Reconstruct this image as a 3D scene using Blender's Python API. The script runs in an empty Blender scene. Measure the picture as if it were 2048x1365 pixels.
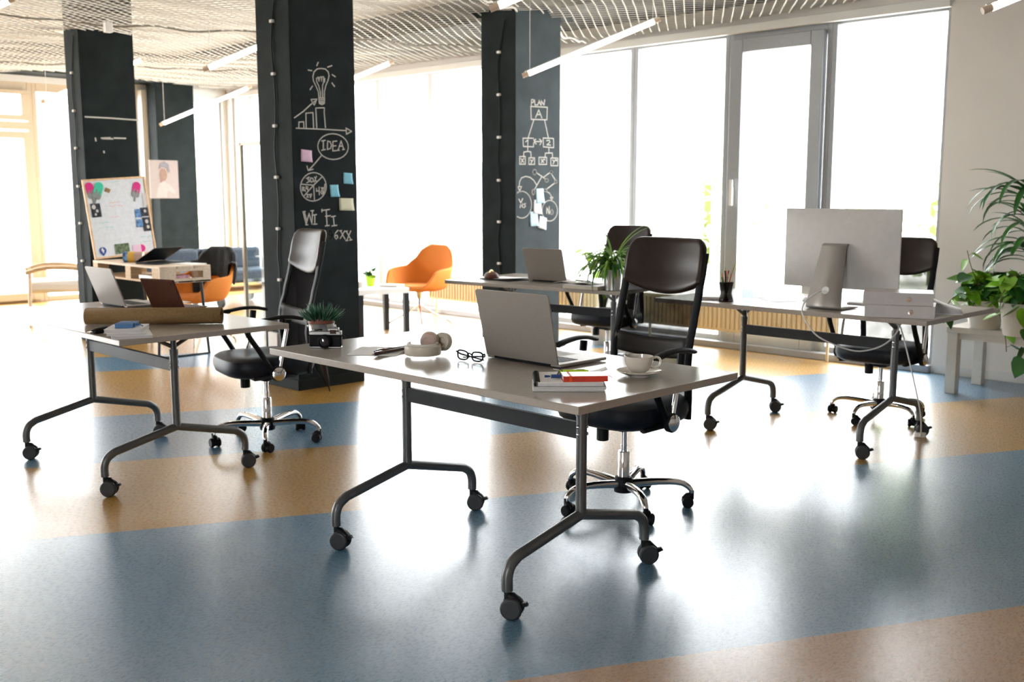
import bpy, math, random
from mathutils import Vector, Matrix, Euler, noise
R = math.radians; PI = math.pi
random.seed(7)
SC = bpy.context.scene; COL = SC.collection
# ------------------------------------------------------------------ camera, world, exposure
CAM_H = 1.33; PITCH = R(8.03); YAW = R(45); FPX = 2070.0
cd = bpy.data.cameras.new('camera'); cam = bpy.data.objects.new('camera', cd); COL.objects.link(cam)
cam.location = (0, 0, CAM_H); cam.rotation_euler = (R(90) - PITCH, 0, YAW - R(90))
cd.sensor_width = 36; cd.lens = FPX / 2048 * 36; cd.clip_end = 300
cd.dof.use_dof = True; cd.dof.focus_distance = 3.5; cd.dof.aperture_fstop = 4.5
SC.camera = cam
SC.view_settings.view_transform = 'Standard'; SC.view_settings.look = 'None'
SC.view_settings.gamma = 1; SC.view_settings.exposure = 0.12; SC.view_settings.use_curve_mapping = False
SC.cycles.max_bounces = 10; SC.cycles.transparent_max_bounces = 24; SC.cycles.caustics_reflective = False
SC.cycles.sample_clamp_indirect = 8
w = bpy.data.worlds.new('world'); SC.world = w; w.use_nodes = True
bg = w.node_tree.nodes['Background']; bg.inputs[0].default_value = (0.955, 0.985, 1.02, 1); bg.inputs[1].default_value = 17

def portal(name, loc, rot, sx, sy):
    l = bpy.data.lights.new(name, 'AREA'); l.shape = 'RECTANGLE'; l.size = sx; l.size_y = sy; l.cycles.is_portal = True
    o = bpy.data.objects.new(name, l); COL.objects.link(o); o.location = loc; o.rotation_euler = rot
portal('portal_side', (7.9, 8.26, 1.35), (0, R(90), 0), 2.7, 10.1)
portal('portal_far', (2.0, 13.7, 1.35), (R(-90), 0, 0), 11.2, 2.7)

portal('portal_left', (-3.7, .35, 1.65), (0, R(-90), 0), 1.7, 1.9)  # belongs to the added fill window
# camera model used only to read measured points off the photograph
FW = Vector((math.cos(YAW) * math.cos(PITCH), math.sin(YAW) * math.cos(PITCH), -math.sin(PITCH)))
RT = Vector((math.sin(YAW), -math.cos(YAW), 0)); UP = RT.cross(FW); C0 = Vector((0, 0, CAM_H))
def ray(x, y): return FW * FPX + RT * (x - 1024) - UP * (y - 682.5)
def atY(x, y, Y): r = ray(x, y); return C0 + r * (Y / r.y)
def atX(x, y, X): r = ray(x, y); return C0 + r * (X / r.x)
def atZ(x, y, z): r = ray(x, y); return C0 + r * ((z - CAM_H) / r.z)
def atD(x, y, d): return C0 + ray(x, y) / FPX * d

# ------------------------------------------------------------------ materials
def mat(name, col, rough=.5, metal=0, var=.06, nscale=30, bump=0, bscale=200, spec=.5, coat=0, stretch=None, trans=0, emit=0, emitc=None, sub=0):
    m = bpy.data.materials.new(name); m.use_nodes = True; nt = m.node_tree; b = nt.nodes['Principled BSDF']
    tc = nt.nodes.new('ShaderNodeTexCoord'); mp = nt.nodes.new('ShaderNodeMapping'); nt.links.new(tc.outputs['Object'], mp.inputs[0])
    if stretch: mp.inputs['Scale'].default_value = stretch
    n = nt.nodes.new('ShaderNodeTexNoise'); n.inputs['Scale'].default_value = nscale; n.inputs['Detail'].default_value = 4
    nt.links.new(mp.outputs[0], n.inputs[0])
    cr = nt.nodes.new('ShaderNodeValToRGB'); cr.color_ramp.elements[0].position = .3; cr.color_ramp.elements[1].position = .7
    cr.color_ramp.elements[0].color = tuple(max(0, c * (1 - var)) for c in col) + (1,)
    cr.color_ramp.elements[1].color = tuple(min(1, c * (1 + var)) for c in col) + (1,)
    nt.links.new(n.outputs[0], cr.inputs[0]); nt.links.new(cr.outputs[0], b.inputs['Base Color'])
    b.inputs['Roughness'].default_value = rough; b.inputs['Metallic'].default_value = metal
    b.inputs['Specular IOR Level'].default_value = spec; b.inputs['Coat Weight'].default_value = coat
    b.inputs['Transmission Weight'].default_value = trans
    if sub: b.inputs['Subsurface Weight'].default_value = sub
    if emit: b.inputs['Emission Color'].default_value = (emitc or (1, .96, .9)) + (1,); b.inputs['Emission Strength'].default_value = emit
    if bump:
        n2 = nt.nodes.new('ShaderNodeTexNoise'); n2.inputs['Scale'].default_value = bscale; n2.inputs['Detail'].default_value = 3
        nt.links.new(mp.outputs[0], n2.inputs[0]); bp = nt.nodes.new('ShaderNodeBump'); bp.inputs['Strength'].default_value = bump
        bp.inputs['Distance'].default_value = .002; nt.links.new(n2.outputs[0], bp.inputs['Height']); nt.links.new(bp.outputs[0], b.inputs['Normal'])
    return m
def seethrough(name, col, alpha, rough=.3, gloss=False):
    """thin glass or woven mesh: a clear share and a solid share"""
    m = bpy.data.materials.new(name); m.use_nodes = True; nt = m.node_tree; b = nt.nodes['Principled BSDF']
    b.inputs['Base Color'].default_value = col + (1,); b.inputs['Roughness'].default_value = rough; b.inputs['Specular IOR Level'].default_value = .08
    tr = nt.nodes.new('ShaderNodeBsdfTransparent'); mx = nt.nodes.new('ShaderNodeMixShader'); out = nt.nodes['Material Output']
    if gloss:
        gl = nt.nodes.new('ShaderNodeBsdfGlossy'); gl.inputs['Roughness'].default_value = .02
        lw = nt.nodes.new('ShaderNodeLayerWeight'); pw = nt.nodes.new('ShaderNodeMath'); pw.operation = 'POWER'; pw.inputs[1].default_value = 5
        nt.links.new(lw.outputs['Facing'], pw.inputs[0]); fr = nt.nodes.new('ShaderNodeMapRange'); fr.inputs[3].default_value = .03; fr.inputs[4].default_value = .8; nt.links.new(pw.outputs[0], fr.inputs[0])
        tr.inputs[0].default_value = col + (1,)
        nt.links.new(fr.outputs[0], mx.inputs[0]); nt.links.new(tr.outputs[0], mx.inputs[1]); nt.links.new(gl.outputs[0], mx.inputs[2])
    else:
        tc = nt.nodes.new('ShaderNodeTexCoord'); wv = nt.nodes.new('ShaderNodeTexNoise'); wv.inputs['Scale'].default_value = 14
        nt.links.new(tc.outputs['Object'], wv.inputs[0])
        mr = nt.nodes.new('ShaderNodeMapRange'); mr.inputs[3].default_value = alpha - .07; mr.inputs[4].default_value = alpha + .07
        nt.links.new(wv.outputs[0], mr.inputs[0]); nt.links.new(mr.outputs[0], mx.inputs[0])
        nt.links.new(tr.outputs[0], mx.inputs[1]); nt.links.new(b.outputs[0], mx.inputs[2])
    nt.links.new(mx.outputs[0], out.inputs[0]); return m

M = {}
M['top'] = mat('laminate_taupe', (.41, .362, .318), .22, var=.04, nscale=60, spec=.6)
M['edge'] = M['top']
M['steel'] = mat('painted_steel_grey', (.115, .118, .12), .36, .4, var=.04)
M['beam'] = mat('dark_steel_beam', (.04, .042, .045), .55, .2, var=.04, spec=.25)
M['chrome'] = mat('chrome', (.78, .78, .8), .08, 1, var=.02)
M['alu'] = mat('brushed_aluminium', (.36, .335, .31), .45, .6, var=.03, nscale=120, bump=.03)
M['alu_l'] = mat('bright_aluminium', (.60, .585, .57), .6, .25, var=.03, spec=.3)
M['black'] = mat('black_plastic', (.007, .008, .010), .5, var=.1, spec=.18)
M['rubber'] = mat('wheel_rubber', (.03, .033, .036), .55, var=.1)
M['leather'] = mat('black_leather', (.022, .013, .010), .34, var=.15, bump=.12, bscale=300, spec=.3)
M['seatfab'] = mat('seat_navy_black', (.007, .011, .018), .48, var=.2, bump=.08, bscale=500, spec=.3)
M['chairmesh'] = seethrough('woven_mesh', (.006, .004, .004), .90, .9)
M['band'] = mat('back_band', (.01, .008, .007), .6)
M['orange'] = mat('orange_felt', (.70, .22, .030), .85, var=.10, nscale=200, bump=.15, bscale=600)
M['white'] = mat('white_paint', (.82, .80, .77), .5, var=.02, nscale=4)
M['greywall'] = mat('grey_painted_wall', (.5, .49, .47), .6, var=.03, nscale=3)
M['wallr'] = mat('warm_white_wall', (.86, .80, .745), .6, var=.02, nscale=3, bump=.08, bscale=60)
M['slab'] = mat('ceiling_slab', (.74, .72, .69), .7, var=.07, nscale=2.5)
M['darkbeam'] = mat('dark_painted_beam', (.012, .015, .015), .7, var=.1, spec=.15)
M['pillar'] = mat('chalkboard_paint', (.0125, .018, .019), .75, var=.28, nscale=6, bump=.03, bscale=80, spec=.14)
M['veiled'] = mat('glare_veiled_board', (.052, .066, .074), .75, var=.22, nscale=5, spec=.2)  # pillar slate made lighter: glare veil put into the colour
M['chalk'] = mat('chalk', (.62, .60, .56), .95, var=.25, nscale=160)
M['net'] = mat('white_cord', (.72, .69, .64), .8, var=.05)
M['netd'] = mat('seam_cord', (.25, .23, .2), .8, var=.3)
M['frame'] = mat('window_aluminium', (.36, .37, .39), .4, .35, var=.03)
M['framel'] = mat('window_aluminium_light', (.62, .62, .63), .45, .2, var=.03)
M['frameb'] = mat('beige_window_frame', (.62, .50, .36), .5, var=.04)
M['glass'] = seethrough('clear_pane', (.99, .995, .99), 0, gloss=True)
M['glassb'] = seethrough('bluish_pane', (.86, .93, .96), 0, gloss=True)
M['rad'] = mat('radiator_cream', (.80, .68, .47), .45, var=.03)
M['wood'] = mat('pallet_wood', (.50, .34, .19), .65, var=.25, nscale=8, stretch=(1, 6, 12), bump=.1, bscale=90)
M['woodl'] = mat('pallet_wood_pale', (.68, .55, .42), .65, var=.15, nscale=8, stretch=(6, 1, 12))
M['kraft'] = mat('kraft_paper', (.27, .165, .07), .75, var=.14, nscale=90, bump=.05)
M['paper'] = mat('white_paper', (.84, .83, .82), .6, var=.02)
M['papergrey'] = mat('paper_edge', (.62, .60, .60), .7, var=.15, nscale=300, stretch=(1, 1, 8))
M['brownleather'] = mat('brown_leather', (.085, .022, .008), .6, var=.25, nscale=60, bump=.1)
M['blue'] = mat('blue_cover', (.01, .13, .36), .4, var=.1)
M['red'] = mat('red_cover', (.62, .045, .02), .4, var=.1)
M['hiyel'] = mat('highlighter_yellow', (.55, .80, .03), .25, var=.06)
M['navypen'] = mat('navy_plastic', (.02, .06, .2), .2)
M['brownpen'] = mat('dark_brown_plastic', (.045, .016, .014), .2, var=.1)
M['brass'] = mat('brass', (.7, .45, .15), .3, 1)
M['cream'] = mat('cream_plastic', (.60, .54, .45), .4, var=.04, coat=.2)
M['creamcup'] = mat('cream_ceramic', (.70, .64, .56), .15, var=.03, coat=.5)
M['pink'] = mat('pale_pink_leather', (.60, .42, .38), .5, var=.04)
M['terra'] = mat('terracotta_plastic', (.24, .065, .04), .45, var=.1)
M['galv'] = mat('galvanised_metal', (.62, .63, .64), .28, .9, var=.12, nscale=25)
M['alo'] = mat('succulent_green', (.035, .12, .075), .4, var=.35, nscale=20)
M['spider'] = mat('spider_leaf', (.22, .42, .06), .4, var=.4, nscale=8, sub=.1)
M['leaf'] = mat('bright_leaf', (.22, .48, .025), .35, var=.5, nscale=6, sub=.12)
M['leafd'] = mat('deep_green_leaf', (.028, .14, .02), .45, var=.4, nscale=8)
M['leaflit'] = mat('lit_yellow_green_leaf', (.42, .72, .04), .4, var=.25, nscale=8, sub=.2)
M['stem'] = mat('plant_stem', (.12, .13, .03), .6)
M['soil'] = mat('soil', (.03, .02, .012), .9, var=.4, nscale=90, bump=.5)
M['lime'] = mat('lime_pot', (.50, .78, .02), .35, var=.04)
M['whitepot'] = mat('white_pot', (.72, .67, .60), .4, var=.03)
M['camsilver'] = mat('camera_silver', (.26, .255, .25), .35, .8)
M['camblack'] = mat('camera_black_leatherette', (.008, .009, .011), .6, var=.3, nscale=200, bump=.2, bscale=700, spec=.15)
M['lens'] = mat('lens_glass', (.01, .01, .02), .05, coat=1)
M['lamp'] = mat('tube_light_lit', (1, .97, .9), .4, emit=9, emitc=(1, .93, .82))
M['lampend'] = mat('tube_end_cap', (.7, .55, .42), .5)
M['jacket'] = mat('charcoal_wool', (.012, .016, .02), .75, var=.3, nscale=40, bump=.2)
M['sofa'] = mat('dark_blue_grey_cushion', (.03, .042, .06), .8, var=.2, nscale=30)
M['bin'] = mat('white_binder', (.60, .56, .55), .4, var=.03)
M['dblack'] = mat('dark_gap', (.01, .01, .012), .6)
M['stpink'] = mat('sticky_pink', (.80, .55, .72), .7, var=.03)
M['stblue'] = mat('sticky_blue', (.25, .62, .78), .7, var=.03)
M['stblue2'] = mat('sticky_pale_blue', (.55, .80, .90), .7, var=.03)
M['stwhite'] = mat('sticky_white', (.78, .78, .84), .7, var=.03)
M['styel'] = mat('sticky_cream', (.76, .74, .55), .7, var=.03)
M['magenta'] = mat('magenta_card', (.68, .01, .22), .6)
M['teal'] = mat('teal_card', (.04, .58, .38), .6)
M['greycard'] = mat('grey_card', (.25, .27, .27), .6)
M['inkg'] = mat('green_marker', (.12, .55, .42), .7)
M['inkr'] = mat('red_marker', (.75, .28, .28), .7)
M['inkb'] = mat('blue_print', (.01, .06, .32), .5)
M['skin'] = mat('printed_skin_tone', (.22, .13, .095), .7, var=.08)
M['posterbg'] = mat('poster_paper', (.27, .22, .205), .6, var=.04)
M['yellow'] = mat('yellow_vinyl', (.8, .5, .08), .4)
M['darkphoto'] = mat('photo_dark_print', (.03, .035, .045), .3, var=1, nscale=45)
M['greenphoto'] = mat('photo_green_print', (.12, .17, .10), .3, var=.9, nscale=40)
M['bluephoto'] = mat('photo_blue_print', (.12, .25, .5), .3, var=.8, nscale=40)
M['black_metal'] = mat('black_metal', (.02, .021, .024), .35, .3)
M['fac'] = mat('pale_render_facade', (.62, .60, .58), .8, var=.05, nscale=.4)
M['facw'] = mat('facade_window', (.16, .18, .22), .4, var=.1)
M['pave'] = mat('pale_paving', (.60, .58, .54), .8, var=.08, nscale=2)
M['bush'] = mat('outdoor_foliage', (.52, .62, .38), .7, var=.5, nscale=3)

def floor_material():
    m = bpy.data.materials.new('linoleum_stripes'); m.use_nodes = True; nt = m.node_tree; L = nt.links; b = nt.nodes['Principled BSDF']
    g = nt.nodes.new('ShaderNodeNewGeometry'); dp = nt.nodes.new('ShaderNodeVectorMath'); dp.operation = 'DOT_PRODUCT'
    L.new(g.outputs['Position'], dp.inputs[0]); dp.inputs[1].default_value = (.4617, .8870, 0)
    mr = nt.nodes.new('ShaderNodeMapRange'); mr.inputs[1].default_value = 0; mr.inputs[2].default_value = 12; L.new(dp.outputs['Value'], mr.inputs[0])
    cr = nt.nodes.new('ShaderNodeValToRGB'); cr.color_ramp.interpolation = 'CONSTANT'
    yel = (.42, .23, .045, 1); blu = (.10, .205, .31, 1); brn = (.38, .20, .075, 1)
    E = [(0, brn), (2.57 / 12, blu), (4.23 / 12, yel), (5.40 / 12, blu), (6.59 / 12, yel), (8.33 / 12, blu), (9.09 / 12, yel)]
    while len(cr.color_ramp.elements) < len(E): cr.color_ramp.elements.new(.5)
    for e, (p, c) in zip(cr.color_ramp.elements, E): e.position = p; e.color = c
    L.new(mr.outputs[0], cr.inputs[0])
    mp = nt.nodes.new('ShaderNodeMapping'); mp.inputs['Rotation'].default_value = (0, 0, R(35)); mp.inputs['Scale'].default_value = (1, 2.2, 1)
    L.new(g.outputs['Position'], mp.inputs[0])
    n1 = nt.nodes.new('ShaderNodeTexNoise'); n1.inputs['Scale'].default_value = 55; n1.inputs['Detail'].default_value = 7; n1.inputs['Roughness'].default_value = .7; L.new(mp.outputs[0], n1.inputs[0])
    n2 = nt.nodes.new('ShaderNodeTexNoise'); n2.inputs['Scale'].default_value = 1.3; n2.inputs['Detail'].default_value = 3; L.new(g.outputs['Position'], n2.inputs[0])
    r1 = nt.nodes.new('ShaderNodeMapRange'); r1.inputs[1].default_value = .3; r1.inputs[2].default_value = .7; r1.inputs[3].default_value = .90; r1.inputs[4].default_value = 1.08; L.new(n1.outputs[0], r1.inputs[0])
    r2 = nt.nodes.new('ShaderNodeMapRange'); r2.inputs[3].default_value = .88; r2.inputs[4].default_value = 1.12; L.new(n2.outputs[0], r2.inputs[0])
    mu = nt.nodes.new('ShaderNodeMath'); mu.operation = 'MULTIPLY'; L.new(r1.outputs[0], mu.inputs[0]); L.new(r2.outputs[0], mu.inputs[1])
    # dark pits
    v = nt.nodes.new('ShaderNodeTexNoise'); v.inputs['Scale'].default_value = 55; v.inputs['Detail'].default_value = 2; L.new(mp.outputs[0], v.inputs[0])
    pv = nt.nodes.new('ShaderNodeMapRange'); pv.inputs[1].default_value = .69; pv.inputs[2].default_value = .72; pv.inputs[3].default_value = 1; pv.inputs[4].default_value = .45; L.new(v.outputs[0], pv.inputs[0])
    mu2 = nt.nodes.new('ShaderNodeMath'); mu2.operation = 'MULTIPLY'; L.new(mu.outputs[0], mu2.inputs[0]); L.new(pv.outputs[0], mu2.inputs[1])
    sc = nt.nodes.new('ShaderNodeVectorMath'); sc.operation = 'SCALE'; L.new(cr.outputs[0], sc.inputs[0]); L.new(mu2.outputs[0], sc.inputs['Scale'])
    L.new(sc.outputs[0], b.inputs['Base Color'])
    rr = nt.nodes.new('ShaderNodeMapRange'); rr.inputs[3].default_value = .20; rr.inputs[4].default_value = .36; L.new(n1.outputs[0], rr.inputs[0]); L.new(rr.outputs[0], b.inputs['Roughness'])
    b.inputs['Specular IOR Level'].default_value = .9; b.inputs['Coat Weight'].default_value = .55; b.inputs['Coat Roughness'].default_value = .30; b.inputs['Coat IOR'].default_value = 1.6
    ad = nt.nodes.new('ShaderNodeMath'); ad.operation = 'ADD'; L.new(n1.outputs[0], ad.inputs[0]); L.new(pv.outputs[0], ad.inputs[1])
    bp = nt.nodes.new('ShaderNodeBump'); bp.inputs['Strength'].default_value = .13; bp.inputs['Distance'].default_value = .0022
    L.new(ad.outputs[0], bp.inputs['Height']); L.new(bp.outputs[0], b.inputs['Normal'])
    return m
M['floor'] = floor_material()

# ------------------------------------------------------------------ mesh helpers
I4 = Matrix.Identity(4)
def T(x=0, y=0, z=0): return Matrix.Translation((x, y, z))
def RX(a): return Matrix.Rotation(a, 4, 'X')
def RY(a): return Matrix.Rotation(a, 4, 'Y')
def RZ(a): return Matrix.Rotation(a, 4, 'Z')
def align(d):
    d = Vector(d).normalized(); return d.to_track_quat('Z', 'Y').to_matrix().to_4x4()
def smooth_path(pts, n=6):
    P = [Vector(p) for p in pts]; out = []
    for i in range(len(P) - 1):
        p0 = P[max(i - 1, 0)]; p1 = P[i]; p2 = P[i + 1]; p3 = P[min(i + 2, len(P) - 1)]
        for k in range(n):
            t = k / n
            out.append(.5 * ((2 * p1) + (p2 - p0) * t + (2 * p0 - 5 * p1 + 4 * p2 - p3) * t * t + (3 * p1 - p0 - 3 * p2 + p3) * t ** 3))
    out.append(P[-1]); return out
class MB:
    def __init__(s): s.v = []; s.f = []
    def add(s, vs, fs, m=I4):
        o = len(s.v); s.v += [m @ Vector(v) for v in vs]; s.f += [tuple(i + o for i in f) for f in fs]; return s
    def box(s, x0, x1, y0, y1, z0, z1, m=I4):
        return s.add([(x0, y0, z0), (x1, y0, z0), (x1, y1, z0), (x0, y1, z0), (x0, y0, z1), (x1, y0, z1), (x1, y1, z1), (x0, y1, z1)],
                     [(0, 3, 2, 1), (4, 5, 6, 7), (0, 1, 5, 4), (1, 2, 6, 5), (2, 3, 7, 6), (3, 0, 4, 7)], m)
    def cbox(s, c, d, m=I4): return s.box(-d[0] / 2, d[0] / 2, -d[1] / 2, d[1] / 2, -d[2] / 2, d[2] / 2, m @ T(*c))
    def tube(s, pts, r, seg=10, flat=1.0, ref=(0, 1, 0), m=I4, closed=False):
        P = [Vector(p) for p in pts]; n = len(P); rs = r if isinstance(r, (list, tuple)) else [r] * n
        vs = []; fs = []; ref = Vector(ref)
        for i in range(n):
            t = (P[(i + 1) % n] - P[i - 1]) if closed else (P[min(i + 1, n - 1)] - P[max(i - 1, 0)])
            t.normalize(); a = ref - t * ref.dot(t)
            if a.length < 1e-3: a = t.orthogonal()
            a.normalize(); b = t.cross(a)
            for k in range(seg):
                q = 2 * PI * k / seg; vs.append(P[i] + a * math.cos(q) * rs[i] * flat + b * math.sin(q) * rs[i])
        for i in range(n if closed else n - 1):
            j = (i + 1) % n
            for k in range(seg): l = (k + 1) % seg; fs.append((i * seg + k, i * seg + l, j * seg + l, j * seg + k))
        if not closed: fs.append(tuple(range(seg))[::-1]); fs.append(tuple((n - 1) * seg + k for k in range(seg)))
        return s.add(vs, fs, m)
    def cyl(s, p0, p1, r, r1=None, seg=20, m=I4): return s.tube([p0, p1], [r, r if r1 is None else r1], seg, m=m)
    def lathe(s, prof, seg=28, m=I4, ex=None):
        """ex: superellipse exponent and x/y half sizes (n, a, b) multiplying the profile radius"""
        vs = []; fs = []
        for (r, z) in prof:
            for k in range(seg):
                q = 2 * PI * k / seg; c = math.cos(q); d = math.sin(q)
                if ex:
                    n, a, b = ex; f = (abs(c) ** n + abs(d) ** n) ** (-1 / n); vs.append((c * f * a * r, d * f * b * r, z))
                else: vs.append((c * r, d * r, z))
        for i in range(len(prof) - 1):
            for k in range(seg): l = (k + 1) % seg; fs.append((i * seg + k, i * seg + l, (i + 1) * seg + l, (i + 1) * seg + k))
        if prof[0][0] > 1e-6: fs.append(tuple(range(seg))[::-1])
        if prof[-1][0] > 1e-6: fs.append(tuple((len(prof) - 1) * seg + k for k in range(seg)))
        return s.add(vs, fs, m)
    def ball(s, r, m=I4, seg=12, rings=8, sx=1, sy=1, sz=1):
        prof = [(max(r * math.sin(PI * i / rings), 1e-5), -r * math.cos(PI * i / rings)) for i in range(rings + 1)]
        return s.lathe(prof, seg, m @ Matrix.Diagonal((sx, sy, sz, 1)))
    def prism(s, pts, t, m=I4):
        n = len(pts); vs = [(p[0], p[1], 0) for p in pts] + [(p[0], p[1], t) for p in pts]
        return s.add(vs, [tuple(range(n))[::-1], tuple(range(n, 2 * n))] + [(i, (i + 1) % n, n + (i + 1) % n, n + i) for i in range(n)], m)
    def grid(s, fn, nu, nv, m=I4, wrap=False):
        vs = [fn(i / (nu - (0 if wrap else 1)), j / (nv - 1)) for j in range(nv) for i in range(nu)]
        fs = [(j * nu + i, j * nu + (i + 1) % nu, (j + 1) * nu + (i + 1) % nu, (j + 1) * nu + i) for j in range(nv - 1) for i in range(nu if wrap else nu - 1)]
        return s.add(vs, fs, m)
    def build(s, name, material, parent=None, bevel=0, solid=0, subs=0, flat=False, angle=38, seg=2, soff=0):
        me = bpy.data.meshes.new(name); me.from_pydata([tuple(v) for v in s.v], [], s.f); me.validate(); me.update()
        me.materials.append(material)
        if not flat:
            me.polygons.foreach_set('use_smooth', [True] * len(me.polygons)); me.set_sharp_from_angle(angle=R(angle))
        o = bpy.data.objects.new(name, me); COL.objects.link(o)
        if parent: o.parent = parent
        if solid: md = o.modifiers.new('solid', 'SOLIDIFY'); md.thickness = solid; md.offset = soff
        if bevel: md = o.modifiers.new('bevel', 'BEVEL'); md.width = bevel; md.segments = seg; md.limit_method = 'ANGLE'; md.angle_limit = R(40)
        if subs: md = o.modifiers.new('sub', 'SUBSURF'); md.levels = subs; md.render_levels = subs
        return o
def tag(o, label, cat, group=None):
    o['label'] = label; o['category'] = cat
    if group: o['group'] = group
    return o
def thing(name, label, cat, loc=(0, 0, 0), rz=0, group=None):
    o = bpy.data.objects.new(name, None); COL.objects.link(o); o.empty_display_size = .1
    o.location = loc; o.rotation_euler = (0, 0, rz); return tag(o, label, cat, group)
def struct(o): o['kind'] = 'structure'; return o
def dup(root, loc, rz, label, group=None):
    def cp(o, par):
        c = o.copy(); COL.objects.link(c); c.parent = par
        for ch in list(o.children): cp(ch, c)
        return c
    r = cp(root, None); r.location = loc; r.rotation_euler = (0, 0, rz); r['label'] = label
    if group: r['group'] = group
    return r
def pos(o, loc, rz=0): o.location = loc; o.rotation_euler = (0, 0, rz); return o
def blade(mb, base, az, el, length, width, droop, n=7, fold=.25, tip=.04, m=I4, twist=0):
    """a long leaf: starts at elevation el, bends down by droop radians along its length"""
    p = Vector(base); e = el; st = length / n; rows = []
    for i in range(n + 1):
        t = i / n; d = Vector((math.cos(az) * math.cos(e), math.sin(az) * math.cos(e), math.sin(e)))
        side = Vector((-math.sin(az + twist * t), math.cos(az + twist * t), 0)); nrm = d.cross(side)
        wd = width * (math.sin(PI * min(1, (t * .85 + .12))) ** .7 if t < .98 else tip)
        rows.append((p + side * wd / 2 - nrm * wd * fold * -1, p.copy(), p - side * wd / 2 + nrm * wd * fold)); p = p + d * st; e -= droop / n
    vs = [v for r in rows for v in r]; fs = []
    for i in range(n):
        a = i * 3; fs += [(a, a + 1, a + 4, a + 3), (a + 1, a + 2, a + 5, a + 4)]
    mb.add(vs, fs, m)
def heart(mb, base, az, el, size, roll=0, m=I4):
    """a heart shaped leaf with pointed tip"""
    out = [(0, 0), (-.12, .28), (.05, .46), (.35, .44), (.68, .26), (1.0, 0)]
    mt = m @ T(*base) @ RZ(az) @ RY(-el) @ RX(roll)
    ctr = [(.0, 0, 0), (.02, 0, -.01), (.1, 0, -.03), (.35, 0, -.05), (.68, 0, -.03), (1, 0, .02)]
    vs = []
    for (x, y), c in zip(out, ctr): vs += [(x * size, y * size, 0.02 * size), (c[0] * size, 0, c[2] * size), (x * size, -y * size, .02 * size)]
    fs = []
    for i in range(5): a = i * 3; fs += [(a, a + 1, a + 4, a + 3), (a + 1, a + 2, a + 5, a + 4)]
    mb.add(vs, fs, mt)

# ================================================================== THE SETTING
XW = 7.7; YF = 13.4; XL = -3.6; YR = -3.4; HC = 3.12
struct(MB().box(XL - .2, XW + .3, YR - .2, YF + .3, -.1, 0).build('floor', M['floor'], flat=True))
struct(MB().box(XL - .2, XW + .3, YR - .2, YF + .3, HC, HC + .2).build('ceiling', M['slab'], flat=True))
# right wall with a long window opening
mb = MB(); mb.box(XW, XW + .3, YR, 3.22, 0, HC); mb.box(XW, XW + .3, 3.22, YF, 2.74, HC); mb.box(XW, XW + .3, 13.3, YF, 0, 2.74)
struct(mb.build('wall_right', M['wallr'], flat=True))
struct(MB().box(XW - 1.0, XW, YR, YF, 2.90, HC).build('trim_1', M['darkbeam'], flat=True))
struct(MB().box(1.0, XW - 1.0, YF - .5, YF, 2.78, HC).build('trim_2', M['darkbeam'], flat=True))
mb = MB(); mb.box(XL, XW, YF, YF + .3, 2.70, HC); mb.box(7.62, XW, YF, YF + .3, 0, 2.7); mb.box(6.4, 7.02, YF - .1, YF + .3, 0, 2.7)
struct(mb.build('wall_far', M['white'], flat=True))
mb = MB(); mb.box(XL - .2, XL, YR, -.6, 0, HC); mb.box(XL - .2, XL, 1.3, YF, 0, HC); mb.box(XL - .2, XL, -.6, 1.3, 0, .8); mb.box(XL - .2, XL, -.6, 1.3, 2.5, HC)  # unseen opening, added and sized to let in fill light
struct(mb.build('wall_left', M['white'], flat=True))
mb = MB()
for yy in (-.6, .32, 1.24): mb.box(XL - .12, XL - .04, yy, yy + .06, .8, 2.5)
mb.box(XL - .12, XL - .04, -.6, 1.3, .8, .86); mb.box(XL - .12, XL - .04, -.6, 1.3, 2.44, 2.5)
o = struct(mb.build('window_30', M['framel'])); MB().box(XL - .09, XL - .08, -.6, 1.3, .86, 2.44).build('pane', M['glass'], o, flat=True)  # unseen window, added as a fill light source
struct(MB().box(XL, XW, YR - .2, YR, 0, HC).build('wall_rear', M['greywall'], flat=True))
struct(MB().box(XW - .012, XW, YR, 3.2, 0, .07).build('baseboard_right', M['white'], bevel=.003))

wn = [0]
def window_side(y0, y1, z0=.10, z1=2.66, post=.085, fm='frame', door=False):
    """one glazed bay in the right wall, local frame around a pane"""
    wn[0] += 1; nm = 'door_1' if door else 'window_%d' % wn[0]
    mb = MB(); x = XW + .05; p = post / 2; d = .11
    mb.box(x, x + d, y0, y0 + p, 0, 2.74); mb.box(x, x + d, y1 - p, y1, 0, 2.74)
    mb.box(x, x + d, y0 + p, y1 - p, 0, z0); mb.box(x, x + d, y0 + p, y1 - p, z1, 2.74)
    o = struct(mb.build(nm, M[fm], bevel=.004))
    MB().box(x + .05, x + .06, y0 + p, y1 - p, z0, z1).build('pane', M['glass'], o, flat=True)
    return o
ys = [3.22, 4.17, 5.12, 6.15, 7.12, 8.10, 9.05, 10.0, 10.95, 11.9, 12.85, 13.3]
for i in range(len(ys) - 1):
    if i == 1: continue
    window_side(ys[i], ys[i + 1], fm='frame' if i < 5 else 'framel')
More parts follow.
